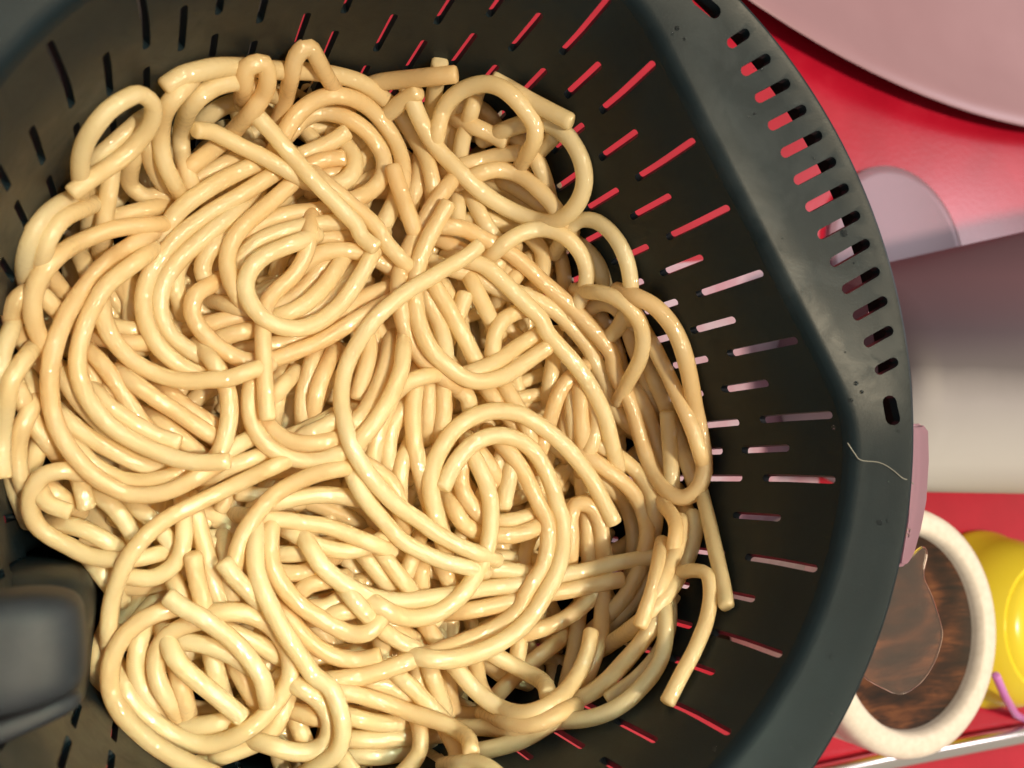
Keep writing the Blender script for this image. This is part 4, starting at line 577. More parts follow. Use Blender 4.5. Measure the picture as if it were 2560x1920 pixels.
"1085,345,-933 10,78,7 -6,79,9 -32,72,5 -54,58,3 -69,40,0 -76,21,-4 -79,0,-7 -74,-28,-10",
"1440,-138,-945 37,-80,-12 17,-86,-14 -11,-86,-12 -55,-68,-7 -83,-30,0 -88,2,7 -82,31,12 -77,42,13",
"515,-534,-919 -9,78,-6 33,72,-9 59,53,-7 66,45,-4 62,51,4 50,62,9 34,71,12",
"649,886,-921 -22,-76,10 -9,-78,5 15,-77,-1 40,-68,-6 55,-56,-10 67,-40,-9 77,-16,-6 78,16,-2",
"348,378,-894 77,26,13 82,4,7 78,-25,0 61,-53,-7 33,-74,-10 6,-82,-11 -7,-81,-8",
"1127,802,-929 7,91,3 -7,92,1 3,91,-9 -18,58,62 -14,39,81",
"64,700,-957 78,24,0 79,14,7 80,11,10 77,20,13 76,26,10 77,25,5 80,12,1",
"1116,1152,-852 45,-66,-1 46,-64,15 45,-56,35",
"860,558,-961 -67,-57,-6 -86,-17,0 -80,35,5 -49,72,9 -17,86,10 7,89,5 26,84,-3",
"1067,325,-939 -5,-80,5 -44,-66,8 -69,-37,10 -80,-4,9 -73,32,6 -43,67,1 7,79,-5 46,65,-8",
"1350,136,-922 -74,-40,-6 -65,-51,-6 -67,-51,-4 -72,-43,1 -75,-37,5 -79,-27,8 -81,-18,9 -82,-15,8",
"1470,325,-976 3,-84,0 6,-84,2 3,-84,5 3,-84,8 7,-83,6 6,-84,5 5,-84,-1 6,-83,-6",
"208,449,-946 75,-18,12 66,-42,14 54,-57,12 33,-71,5 -3,-78,-2 -37,-69,-9 -65,-41,-15",
"1213,181,-880 65,-57,-1 80,-32,-7 86,-11,-12 86,4,-14 84,16,-15 80,32,-17 20,40,53 -17,40,75",
"1341,189,-964 -87,-8,-2 -84,20,1 -70,51,4 -35,78,8 11,85,9 51,70,5 71,50,0 78,38,-7",
"1196,-423,-912 62,-56,-15 61,-57,-16 20,-31,50 -8,-13,83 -11,-11,83",
"358,-131,-911 -80,35,-9 -82,28,-17 -84,0,-22 -69,-46,-24 -28,-80,-19 20,-84,-2",
"399,-381,-894 -46,-59,-19 -6,-75,-19 27,-72,-12 58,-52,0 74,-20,12 72,22,19 43,62,18",
"389,928,-972 -31,75,3 -7,81,-3 25,78,-7 50,47,25 74,22,5 65,12,-48 64,-42,-10 35,-73,8",
"489,-121,-892 43,-71,-11 39,-73,-10 33,-77,-5 33,-77,1 39,-73,6 42,-72,7 45,-71,4",
"1268,302,-888 -80,-14,-3 -77,-26,-6 -68,-41,-7 -55,-59,-5 -25,-76,-2 18,-78,4 59,-53,7 78,-18,9",
"653,-176,-882 82,-1,-10 81,-10,-11 82,-10,-7 81,-12,-4 82,-9,1 82,-8,5 82,-13,6 78,-23,4",
"-182,264,-936 59,-60,-12 29,-79,-18 10,-83,-16 -2,-85,-15 -12,-83,-14",
"907,550,-933 70,36,-8 77,15,-10 78,-15,-9 69,-38,-9 49,-60,-6 9,-78,2 -35,-70,7 -60,-50,8 -74,-29,9",
"594,-786,-932 90,-15,-6 73,-13,27 49,1,77 33,-1,86 20,-1,89",
"147,609,-925 11,-88,9 -30,-83,12 -63,-61,12 -87,-5,5 -62,62,-10 -20,85,-19",
"1345,-577,-930 27,17,67 26,16,69 21,17,69 23,21,68",
"285,-485,-964 70,34,2 76,17,5 78,-3,10 74,-20,13 63,-45,11 39,-66,5 -4,-78,2",
"733,1127,-996 80,-9,13 74,-30,16 64,-49,15 56,-60,9 54,-61,-1 60,-55,-10 65,-48,-12 69,-43,-11",
"246,-395,-1002 46,62,9 33,70,13 30,70,16 42,64,16 53,57,10 63,46,3 73,28,-4",
"607,-13,-971 -74,-31,-3 -77,-21,4 -80,-3,7 -77,21,9 -61,50,7 -33,73,3 7,79,-3",
"1647,-127,-948 -75,47,3 -78,43,0 -77,43,0 -72,51,2 -65,60,6 -52,70,8 -42,78,9 -32,82,8",
"254,210,-944 43,71,13 47,69,15 53,65,10 59,60,4 63,56,-4 70,46,-9 77,34,-9",
"636,-682,-947 66,-45,-6 72,-34,-14 72,-32,-17 39,-8,59 25,-2,77 14,-3,79",
"1529,222,-952 -67,-58,13 -66,-58,12 -71,-54,11 -73,-49,9 -81,-37,5 -87,-21,-2 -88,-10,-7 -88,-9,-11",
"558,-433,-927 -28,-74,7 -22,-76,0 -15,-78,-9 -4,-77,-17 11,-76,-19 -5,-14,76 -5,-6,79 -1,-6,80 2,-6,79",
"275,33,-944 -9,79,-5 19,77,2 43,67,8 64,44,14 78,3,13 74,-29,9 65,-46,3",
"311,1085,-973 8,-81,16 -11,-83,5 -36,-75,-3 -56,-61,-11 -75,-29,-16 -80,15,-16 -64,52,-11",
"867,533,-917 81,-4,7 77,24,3 73,36,-4 70,41,-7 60,54,-13 46,64,-15 28,75,-17 -27,71,20 -42,64,-26",
"772,519,-931 29,-81,1 57,-64,-6 75,-41,-9 84,-18,-10 86,8,-8 82,25,-6 79,35,-3 72,49,-1",
"491,1063,-966 -76,33,2 -82,-1,-6 -73,-40,-5 -50,-66,-4 -27,-79,-4 12,-81,-2 54,-62,3",
"979,-336,-914 -51,-73,-9 -31,-84,-4 5,-89,-1 41,-79,-2 59,-62,-4 4,-9,88",
"258,-65,-915 26,81,18 -24,81,13 -68,52,4 -85,8,-10 -70,-45,-21 -24,-80,-20",
"934,200,-901 82,-3,0 81,17,-6 75,35,-9 70,43,-11 62,53,-11 50,65,-12 43,70,-9 37,74,-9 13,68,21",
"96,-534,-1053 8,87,16 45,73,26 63,57,28 81,30,25 87,-11,14 72,-53,-1",
"307,30,-921 -13,-85,-3 -29,-80,4 -52,-67,7 -73,-45,0 -81,-20,-18 -78,12,-31",
"174,31,-920 -9,83,16 -31,78,14 -66,51,5 -83,20,-7 -82,-3,-19 -77,-25,-27",
"301,-697,-968 70,53,19 60,66,2 30,83,-5 1,89,-2 -29,85,4 -46,76,9",
"40,801,-946 -44,22,-16 -44,18,-18 -43,10,-2",
"291,-625,-944 83,-32,-3 75,-49,-2 72,-53,4 74,-48,13 39,-9,73 38,3,80 65,9,60",
"141,93,-922 -43,71,-6 -64,52,1 -80,18,7 -79,-25,4 -61,-56,-8 -30,-72,-27",
"1093,-323,-889 -75,34,8 -53,62,4 -7,82,-3 38,72,-8 65,51,-10 78,25,-9 83,-3,-6 80,-24,-4",
"104,-344,-996 71,-31,25 76,-27,11 74,-32,-2 61,-53,-10 42,-68,-13 28,-76,-13 17,-79,-10",
"1254,-49,-906 30,-82,7 64,-60,5 83,-28,-2 87,7,-6 79,38,-10 50,62,22 32,78,27 26,84,-4",
"1045,597,-922 53,71,3 60,65,-3 68,57,-10 67,43,5 10,-2,88",
"1697,212,-936 -42,74,-20 -45,75,-9 -50,72,-5 -56,67,2 -60,64,6 -59,64,13 -58,64,13 -52,71,1",
"1422,146,-966 -38,-74,9 -41,-72,10 -48,-68,9 -50,-67,5 -58,-60,0 -68,-48,-5 -76,-32,-10 -82,-13,-12",
"202,410,-919 41,-69,10 75,-28,5 79,22,-4 60,54,-9 30,75,-11 -6,80,-10 -50,64,-6",
"1102,505,-918 -32,84,1 -48,75,6 -53,72,11 -58,66,12 -63,63,5 -62,65,-7 -55,68,-15",
"273,-127,-918 -57,-69,-8 -44,-76,-20 -21,-84,-21 20,-85,-15 61,-64,-3 79,-42,11",
"849,-774,-881 69,19,-36 75,20,3 51,11,57 24,2,77",
"414,-568,-906 -60,-53,-7 -49,-60,-22 -36,-62,-37",
"1217,973,-786 -10,12,-83 -25,5,-71 -80,-27,11 -81,-22,13 -83,-12,11 -84,-10,8 -84,-9,7 -84,-10,2 -85,-6,-4",
"1341,-510,-964 -7,-68,12 -41,-31,61 -47,-32,55 -53,-30,51",
"1369,521,-951 -89,-8,1 -86,-22,3 -80,-40,6 -71,-53,8 -69,-55,10 -70,-54,11 -68,-57,9 -57,-68,3",
"461,-435,-885 -31,73,1 -22,75,-6 -22,74,-12 -21,74,-12 -2,78,-6 25,74,1 57,51,9",
"504,175,-904 83,-12,13 84,-2,12 79,28,6 52,65,-1 8,83,-7 -42,71,-11 -73,41,-11",
"1462,-41,-892 57,73,-8 69,60,-13 74,54,-17 34,48,38",
"1105,-480,-903 -78,-6,-8 -76,18,-7 -70,36,-3 -66,43,0 -64,47,5 -61,49,8 -57,53,11 -52,58,11",
"1106,833,-938 -28,83,-7 -10,86,-7 14,85,-11 30,68,8 1,5,87 7,-7,87",
"846,-619,-929 71,34,-8 77,20,-2 79,7,2 78,-16,1 71,-35,-1 13,-17,60 -10,-8,79 -13,-10,78",
"944,650,-970 11,-80,5 -19,-78,9 -43,-67,9 -63,-50,10 -78,-16,6 -75,28,1 -42,67,-4 -1,80,-9",
"514,-476,-981 63,51,1 67,47,6 57,57,11 42,69,14 28,76,12 18,79,6 15,81,1",
"305,271,-884 74,42,-10 72,47,-11 69,51,-7 64,58,0 63,58,5 64,57,10 68,52,9",
"687,-723,-922 -8,-77,-10 -44,-22,47 -62,-4,47 -68,5,-25 -32,10,-70 -34,62,3 0,75,21 48,59,15",
"523,304,-902 -86,26,-10 -87,21,-16 -89,10,-14 -86,-22,-8 -73,-53,1 -48,-76,8",
"-30,-11,-993 52,72,-2 59,65,2 69,53,10 75,45,17 74,44,17 73,48,13",
"832,-615,-905 86,-22,-4 80,-38,-13 57,-36,15 1,-7,88",
"254,577,-900 -26,79,-13 -26,79,-11 -13,83,-4 13,82,1 43,72,4 60,58,6 77,30,9",
"192,322,-918 47,64,0 63,48,7 76,14,12 76,-21,13 54,-55,10 16,-77,3 -25,-75,-4",
"603,-32,-913 67,-42,6 43,-66,10 -6,-78,10 -50,-62,8 -71,-35,2 -79,-13,-7 -79,-3,-13",
"1038,673,-917 32,-79,10 43,-72,11 63,-58,6 80,-28,-1 85,2,-6 82,24,-12 66,39,-6 -4,21,83",
"762,-544,-984 -41,75,5 -20,82,11 9,84,14 33,77,13 45,73,9 56,65,1 64,57,-4",
"1004,701,-916 57,66,3 54,67,2 40,77,1 10,85,5 -37,71,28 -40,65,-35 -80,21,-14 -85,-16,-6",
"844,-777,-911 9,0,73 8,-1,73 5,-1,73 3,-2,74",
"750,316,-882 -27,78,7 -37,75,1 -47,68,-6 -57,58,-11 -70,43,-13 -79,20,-10 -83,7,-4",
"150,-65,-957 83,-21,20 65,-55,16 34,-81,7 -12,-86,-6 -56,-65,-19 -79,-22,-28",
"-69,276,-999 -18,90,15 -52,76,6 -82,41,-3",
"296,437,-936 22,83,-7 34,79,-10 37,77,-11 17,83,-10 -16,84,-7 -54,66,-1 -80,28,4",
"329,833,-897 -21,91,2 -22,89,-11 -27,87,-22 -26,12,71",
"555,179,-883 80,39,-11 88,12,-10 89,-13,-7 88,-19,1 84,-30,6 73,-51,10 54,-71,10",
"1128,461,-958 60,-60,-9 59,-62,-3 53,-66,1 41,-74,6 20,-82,8 -16,-82,10 -48,-69,9 -68,-51,5",
"873,286,-947 -35,-73,10 -6,-80,7 28,-76,2 49,-65,-4 57,-59,-8 58,-56,-10 60,-54,-9 59,-56,-8",
"741,-212,-970 2,89,10 37,78,14 75,43,12 88,-3,6 77,-43,-2 53,-71,-7 19,-85,-12",
"589,1054,-940 -81,-28,11 -66,-56,8 -38,-77,1 4,-86,-6 50,-70,-10 77,-38,-7 87,-5,0",
"801,-288,-906 -26,82,1 -22,83,-7 -12,85,-10 11,84,-10 26,82,-6 45,73,1 64,58,6",
"849,17,-905 74,-44,-9 69,-52,-10 68,-53,-10 72,-49,-6 78,-38,-1 81,-30,1 82,-27,3 80,-35,1",
"674,321,-902 -79,-14,-8 -79,0,-12 -76,18,-12 -76,25,-9 -71,38,-2 -64,46,5 -61,52,9",
"1435,-309,-955 83,-16,-4 48,-5,44 4,5,84 8,10,84",
"230,-8,-951 72,33,17 63,47,16 58,55,11 51,63,4 41,68,-3 23,77,-8 -2,80,-12",
"1303,818,-875 -30,14,-66 -79,-10,8 -80,-13,3 -78,-18,-2 -75,-29,-3 -69,-42,-4 -58,-56,-2 -44,-67,2 -26,-75,7",
"1234,-375,-945 36,74,-5 28,76,-8 17,80,-7 12,81,-4 7,81,1 0,82,4 -12,80,8 -28,77,8",
"1057,-258,-891 -86,-9,8 -87,9,5 -82,31,0 -67,54,-7 -48,72,-11 -16,85,-11 10,87,-5",
"366,-42,-924 -49,-71,7 -81,-28,-3 -77,35,-12 -37,77,-10 21,83,-8 69,51,-2",
"-182,355,-968 80,25,17 67,49,18 63,56,14 75,39,5 83,-9,-3 72,-44,-10",
"91,409,-923 -2,86,7 2,85,12 -10,86,8 -22,83,0 -31,79,-11 -40,73,-25 -21,6,69",
"116,781,-984 8,84,7 31,78,8 53,66,3 69,49,-2 80,28,-3 84,5,-4 77,-32,-10",
"381,977,-934 -11,80,-6 16,78,-4 33,55,22 23,7,77",
"652,-572,-942 -44,69,13 -48,67,11 -55,63,7 -60,58,1 -57,59,-9 -48,67,-14 -37,74,-13",
"1243,-534,-908 67,-28,12 0,-9,88 -6,-12,88",
"754,62,-876 79,23,3 71,42,-3 60,56,-7 55,61,-11 49,66,-10 38,73,-9 22,79,-6 6,83,1",
"64,161,-953 -68,57,-2 -47,74,-8 -8,86,-11 43,75,-13 82,25,-1 76,-42,8",
"592,748,-951 41,75,7 22,84,0 7,85,-7 11,84,-14 22,81,-19 31,78,-22",
"345,652,-976 -64,46,2 -77,14,6 -74,-23,8 -50,-59,7 -19,-76,4 19,-76,1 54,-57,-7",
"865,1065,-909 -67,-45,9 -70,-40,6 -71,-40,0 -66,-47,-3 -55,-58,-6 -36,-72,-6 -14,-79,-6 5,-81,0",
"468,1083,-916 -76,-2,5 -67,32,-9 -40,20,39",
"1188,616,-925 6,90,-3 21,87,-1 38,78,4 -6,19,86 -5,11,90",
"72,1010,-1010 -46,-59,9 -52,-54,9 -60,-43,3 -30,-36,59",
"998,-202,-968 79,12,7 77,-21,8 61,-51,7 47,-65,4 39,-71,-2 34,-73,-10 29,-73,-15 -19,-37,61 -26,-29,70",
"425,-632,-937 52,64,-1 76,34,-5 82,7,-6 82,-15,-5 77,-32,-1 67,-51,1 53,-65,-2",
"687,169,-919 84,-19,11 84,21,7 59,64,0 12,86,-6 -42,75,-10 -79,35,-12 -85,-15,-8",
"979,-183,-966 59,57,10 52,64,11 47,69,9 37,74,6 31,77,0 38,74,-6 43,71,-10 47,68,-12",
"1533,-403,-720 -57,-59,-9 -62,-54,9 -66,-51,7 -67,-46,-9 -68,-43,-21 -69,-40,-25",
"1430,-302,-903 66,-52,-15 14,-25,66 1,-13,85 4,-7,84",
"1092,539,-909 52,64,-11 68,47,-9 80,21,-4 83,-10,-5 56,-49,23 38,-72,0 -5,-77,0 -47,-67,14 -64,-53,10",
"391,-488,-944 -67,44,-15 -61,52,-8 -62,53,-6 -68,44,-4 -72,37,-3 -74,33,-2",
"739,1138,-997 -79,-19,6 -73,-36,12 -65,-48,15 -51,-63,13 -30,-75,7 -6,-82,1 28,-76,-7 59,-55,-9",
"493,-319,-940 42,72,3 40,72,-6 28,77,-10 20,80,-10 19,81,-6 14,81,0 11,82,6",
"210,166,-983 51,-64,4 58,-56,11 69,-43,15 74,-33,12 76,-29,7 77,-30,-1 73,-35,-7",
"217,530,-920 -80,-36,5 -68,-55,12 -56,-68,12 -23,-84,3 19,-86,-6 52,-70,-10",
"71,-386,-970 2,-86,-6 44,-75,-6 71,-52,-5 85,-19,2 83,23,8 63,59,12",
"146,1080,-889 60,37,-39 57,31,-50 73,15,-22 81,6,-3 78,21,-8 74,32,-12 70,39,-6",
"753,-31,-956 -80,-21,10 -84,3,8 -80,22,3 -73,41,-3 -64,53,-10 -44,70,-13 -19,81,-10",
"71,61,-927 -32,84,-6 -20,87,6 -13,87,15 0,88,14 -4,89,7 -21,87,-6",
"1224,-636,-787 37,32,-74 23,49,-53 -27,83,14 -48,73,4 -63,63,-3 -68,56,-7 -71,52,-6 -78,42,-2",
"1295,711,-931 -58,-66,4 -30,-81,-4 5,-87,-8 32,-81,-5 51,-71,-1 70,-53,2 84,-25,2 87,-1,1",
"714,-61,-933 -41,-69,-9 -47,-65,-13 -54,-58,-13 -66,-45,-11 -79,-12,-3 -77,24,2 -64,47,7",
"1344,411,-918 -75,-39,3 -78,-32,-2 -79,-30,-6 -78,-30,-8 -78,-33,-5 -71,-45,-2 -60,-59,4 -41,-73,9",
"330,633,-888 -75,-21,-14 -76,8,-15 -59,50,-11 -27,73,-4 2,78,4 32,71,8 57,54,10",
"-46,576,-908 44,-76,17 48,-76,5 35,-81,-8 29,-84,-15 30,-83,-12 30,-84,-4",
"367,542,-902 -87,-20,-13 -88,14,-6 -73,52,2 -31,82,9 12,89,11 47,76,6",
"517,-383,-940 50,61,1 11,77,-6 -35,70,-12 -60,50,-13 -71,34,-10 -78,14,-4 -77,-17,1",
"885,412,-934 -44,-75,9 -54,-67,11 -62,-61,9 -65,-58,5 -71,-51,-4 -70,-51,-11 -69,-51,-15",
"96,31,-970 -72,-53,-27 -78,-43,-28 -88,-20,-27",
"363,820,-978 -17,-84,0 -11,-85,6 1,-85,10 15,-83,13 30,-79,11 52,-67,6 77,-34,-2",
"512,-167,-880 -81,-22,-14 -80,-22,-18 -80,-22,-18 -82,-20,-13 -73,-43,-9 -56,-64,-3",
"993,-530,-965 2,-84,-2 -1,-82,-10 -12,-64,16 -35,-16,73 -42,-19,70 -51,-18,64 -59,-20,55 -65,-16,50 -67,-13,47",
"757,1100,-969 -47,59,-21 -53,52,-22 -61,43,-14 -61,-2,46 -61,-11,46 -62,-15,46",
"1394,226,-920 -84,16,1 -83,17,4 -84,16,8 -82,20,9 -77,34,11 -67,51,8 -54,66,3 -38,76,-3",
"234,-4,-947 -23,-86,-14 -12,-89,-6 1,-90,6 15,-87,16 28,-85,9 25,-86,-5",
"672,616,-926 -82,26,-11 -75,41,-7 -57,64,0 -29,81,5 4,85,7 32,79,3 58,64,-4",
"747,523,-883 -42,-76,8 -30,-81,1 -18,-85,-5 -5,-86,-10 17,-83,-12 54,-66,-8 82,-26,-2",
"279,810,-919 -35,77,-12 -7,84,-8 33,77,-3 68,48,7 81,-5,19 62,-54,12 26,-81,9",
"65,637,-953 43,-76,7 13,-88,-5 -15,-85,-13 -51,-70,-17 -80,-32,-15 -86,16,-3",
"221,718,-951 37,-73,8 27,-77,12 25,-78,13 32,-75,11 40,-72,4 46,-68,-3 55,-61,-10",
"154,99,-883 -81,42,-8 -83,34,-19 -79,38,-23 -73,55,-12 -68,61,6",
"777,-521,-916 -40,73,-4 -7,84,1 32,77,7 62,54,12 82,13,11 78,-30,7 56,-62,1",
"523,1003,-953 -80,0,-1 -75,22,-13 -73,27,-19 -72,28,-20 -71,13,1 -39,-21,66 -35,-22,68",
"823,201,-898 60,51,-8 52,60,-6 32,72,-1 7,78,4 -20,77,7 -40,68,9 -52,59,9 -58,53,6",
"265,296,-966 -88,16,-14 -77,44,-5 -43,78,5 4,88,12 45,77,15 75,46,10",
"1109,1117,-787 -4,-7,-80 -17,-43,-40 -15,-78,11 26,-74,-3 62,-48,-12 76,-17,-16 50,-12,37",
"280,-320,-914 -49,-75,-23 -79,-41,-23 -90,8,-17 -72,56,-12",
"524,397,-903 -71,41,-9 -54,62,-3 -19,79,5 17,80,9 45,68,10 67,47,6 81,8,3",
"423,268,-948 -27,-73,8 -56,-55,3 -76,-18,-5 -74,20,-12 -47,61,-14 -9,77,-10 27,74,-4",
"798,640,-877 42,72,-4 40,73,-8 27,78,-10 8,82,-13 -14,82,-15 -40,71,-13 -60,57,-10 -65,53,-9",
"-164,326,-960 -1,-62,-13 -25,-54,-20 -46,-35,-24",
"715,339,-956 79,-18,-7 80,-19,-3 79,-22,1 76,-29,6 73,-36,9 70,-43,10 63,-51,6 51,-64,2",
"2,91,-926 -9,88,-5 29,83,-8 60,64,-8 85,20,-3 74,-44,5 28,-83,10",
"1371,-556,-756 31,30,40 31,31,39 31,34,37",
"1175,231,-945 79,22,-10 82,1,-9 79,-22,-7 63,-51,-5 28,-76,1 -17,-80,7 -46,-67,10 -67,-46,11 -78,-24,9",
"583,326,-873 -77,-44,-7 -88,-12,-14 -89,6,-15 -87,22,-10 -85,30,1 -76,47,9",
"136,469,-918 -18,86,-15 -21,84,-16 -35,81,-15 -35,81,-9 -20,86,-3 6,76,18 16,18,86",
"425,-230,-975 79,-32,-3 73,-44,3 67,-51,7 60,-59,9 50,-68,8 31,-79,2 20,-82,-5",
"1473,-279,-924 -42,-68,0 -42,-67,-6 -42,-66,-12 -48,-62,-16 -56,-54,-14 -67,-42,-10 -72,-33,-3 -71,-36,0",
"-90,150,-966 20,78,24 11,81,18 -29,78,2 -68,42,-17 -80,-11,-23",
"-126,545,-1014 56,63,10 59,59,16 52,64,17 35,76,11 14,83,-2 -2,83,-13 -19,50,20",
"-62,529,-908 59,-63,-6 77,-39,-7 84,-21,0 86,-6,8 84,14,14 80,28,14",
"394,-603,-919 51,-73,10 59,-65,4 73,-52,-1 66,-19,42 77,1,40 80,10,-33 59,14,-65",
"106,-384,-927 39,75,18 79,32,8 83,-25,-4 58,-63,-12 16,-84,-13 -42,-75,-12",
"252,-668,-974 76,40,21 81,35,3 82,34,-3 81,34,0 81,37,5 76,43,9",
"-39,61,-1003 -41,-15,-3 -41,-16,-3 -39,-18,-7",
"341,573,-905 81,27,-4 85,0,-10 82,-25,-10 71,-46,-7 54,-67,-3 19,-82,4 -24,-81,8",
"-31,562,-927 -12,-86,3 6,-88,-4 30,-81,-13 65,-56,-11 85,5,-1 59,63,8",
"874,-41,-891 21,-79,9 18,-82,5 6,-82,-2 -17,-81,-9 -47,-67,-14 -69,-44,-13 -78,-26,-7",
"-126,256,-968 72,-49,19 55,-69,17 32,-83,8 22,-87,-7 9,-87,-21 -6,-84,-29",
"198,101,-922 71,-33,11 75,-21,14 78,-3,14 73,26,8 54,58,0 32,72,-6 22,76,-10",
"708,395,-909 -48,72,7 -56,65,0 -56,65,-8 -49,69,-13 -32,79,-14 -18,84,-11 -6,85,-6",
"1053,483,-883 49,74,-10 58,66,-14 63,62,-15 64,59,-16 38,48,26 -9,24,85",
"581,-789,-970 2,82,8 -4,82,13 -18,79,14 -35,74,13 -49,66,8 -62,54,1 -77,28,-9",
"1407,57,-945 77,19,-5 79,4,-4 78,-13,-4 66,-32,7 -4,-34,71 -9,-38,69",
"187,-78,-964 85,28,15 88,6,18 79,-38,16 41,-78,8 5,-90,-2 -32,-82,-13",
"182,-86,-996 70,-40,12 76,-23,18 78,-14,17 79,-20,11 79,-19,3 79,-18,-5 79,-18,-9",
"1026,-565,-941 40,68,16 68,40,6 79,1,-3 74,-29,-11 62,-48,-16 2,-32,63 -16,-21,76 -17,-22,76",
"197,791,-912 84,-5,-8 84,-7,-1 85,-4,4 81,22,9 71,44,9 57,63,5 36,76,-2",
"1171,-157,-913 41,70,-2 25,77,4 21,78,6 26,77,8 26,77,6 15,79,2 -3,81,-3 -19,79,-6",
"399,393,-943 66,-55,7 72,-45,12 71,-46,13 72,-47,9 78,-34,2 85,-7,-4 83,19,-8",
"140,522,-903 62,-47,-9 46,-63,-5 31,-72,0 21,-75,7 4,-78,10 -22,-74,10 -46,-63,6",
"700,-76,-915 81,-16,9 82,-4,5 82,12,-1 79,24,-6 75,34,-9 67,47,-9 60,57,-9 49,66,-5",
"357,-800,-1003 22,-14,75 23,-9,77 33,-11,73 47,-8,64 61,-3,54 74,6,21 65,12,-44 44,11,-66 35,9,-72",
]
# ------------------------------------------------------------------ the setting: table
vs = [(-160, -160, -11), (200, -160, -11), (200, 200, -11), (-160, 200, -11), (-160, -160, -14), (200, -160, -14), (200, 200, -14), (-160, 200, -14)]
tag(link('table', mesh('table', vs, [(0, 1, 2, 3), (7, 6, 5, 4), (0, 4, 5, 1), (1, 5, 6, 2), (2, 6, 7, 3), (3, 7, 4, 0)]), CLOTH, smooth=False), kind='structure')

# ------------------------------------------------------------------ the steamer basket
CX, CY, RO, RC, CH, THM, K = 3.492, 1.129, 5.928, .86*5.928, .70*5.928, .565, .04
def rad(th, z):
    d = (th+2.1+math.pi) % (2*math.pi)-math.pi
    f = max(0, min(1, (z+1.5)/1.2)); f = .15*f*f*(3-2*f)
    rc = RC+K*z+f+.45*math.exp(-(d/.5)**2)
    c = math.cos(th-THM); ch = (CH+K*z+f)/c if c > .3 else 99
    return (rc**-44+ch**-44)**(-1/44)
NT = 220
def ringmesh(name, fprof):
    vs, fs = [], []; k = None
    for i in range(NT):
        th = 2*math.pi*i/NT-math.pi; pr = fprof(th); k = len(pr)
        for r, z in pr: vs.append((r*math.cos(th), r*math.sin(th), z))
    for i in range(NT):
        j = (i+1) % NT
        for q in range(k):
            p = (q+1) % k; fs.append((i*k+q, j*k+q, j*k+p, i*k+p))
    return mesh(name, vs, fs)
ZS = [-.502, -.65, -.85, -1.05, -1.3, -1.6, -2.2, -3, -4, -5, -6.2, -7.6, -9, -10.2]
def wall_prof(th):
    return [(rad(th, z), z) for z in ZS]+[(rad(th, z)+.125, z) for z in reversed(ZS)]
def rim_prof(th):
    w = rad(th, -.5)
    pr = [(w, -.5), (w+.022, -.43), (w+.05, -.38), (w+.09, -.34), (w+.15, -.31)]
    for s in (.25, .5, .75): pr.append((w+.15+(5.84-w-.15)*s, -.31+.27*s))
    pr += [(5.84, -.035), (5.895, -.006), (5.93, -.012), (5.955, -.06), (5.965, -.16), (5.97, -.48), (5.93, -.52), (5.87, -.48), (5.85, -.22), (5.79, -.17)]
    for s in (.6, .3): pr.append((w+.25+(5.74-w-.25)*s, -.46+.28*s))
    pr += [(w+.16, -.50)]
    return pr
def stadium(bm, p, d, up, nrm, half_len, half_w, depth0, depth1, seg=5):
    # prism with rounded ends, long axis 'up', pushed along nrm
    side = nrm.cross(up).normalized(); loop = []
    for s in (1, -1):
        for q in range(seg+1):
            a = math.pi*q/seg
            loop.append(up*(s*(half_len-half_w)+s*math.sin(a)*half_w)+side*(s*math.cos(a)*half_w))
    A = [bm.verts.new(p+l+nrm*depth0) for l in loop]; B = [bm.verts.new(p+l+nrm*depth1) for l in loop]; n = len(A)
    for i in range(n):
        j = (i+1) % n; bm.faces.new((A[i], A[j], B[j], B[i]))
    bm.faces.new(A[::-1]); bm.faces.new(B)
def carve(me, cut_bm):
    bmesh.ops.recalc_face_normals(cut_bm, faces=cut_bm.faces)
    cm = bpy.data.meshes.new('c'); cut_bm.to_mesh(cm); cut_bm.free()
    bm = bmesh.new(); bm.from_mesh(me); bmesh.ops.recalc_face_normals(bm, faces=bm.faces); bm.to_mesh(me); bm.free()
    a = bpy.data.objects.new('a', me); c = bpy.data.objects.new('c', cm); COL.objects.link(a); COL.objects.link(c)
    md = a.modifiers.new('b', 'BOOLEAN'); md.operation = 'DIFFERENCE'; md.object = c; md.solver = 'EXACT'
    dg = bpy.context.evaluated_depsgraph_get(); out = bpy.data.meshes.new_from_object(a.evaluated_get(dg))
    bpy.data.objects.remove(a); bpy.data.objects.remove(c)
    return out
basket = empty('steamer_basket', (CX, CY, -11), 'dark grey slotted plastic steamer basket holding the pile of spaghetti', 'steamer basket')
LIFT = Matrix.Translation((0, 0, 11))
def part(name, me, m=None, **kw):
    me.transform(LIFT); return link(name, me, m or BASKET, basket, **kw)
A_COL = [-.893, -.666, -.435, -.204, -.037, .17, .387, .61, .83, 1.05, 1.228, 1.45, 1.675, 1.905, 2.145, 2.33, 2.54, 2.76, 2.97]
A_COL += [-.893-.228*i for i in range(1, 12) if -.893-.228*i > -3.2]
C_COL = [-1.005, -.773, -.549, -.316, -.12, .064, .273, .501, .728, .945, 1.14, 1.34, 1.56, 1.81, 2.03, 2.235, 2.434, 2.652, 2.87]
C_COL += [-1.005-.228*i for i in range(1, 11) if -1.005-.228*i > -3.2]
bm = bmesh.new()
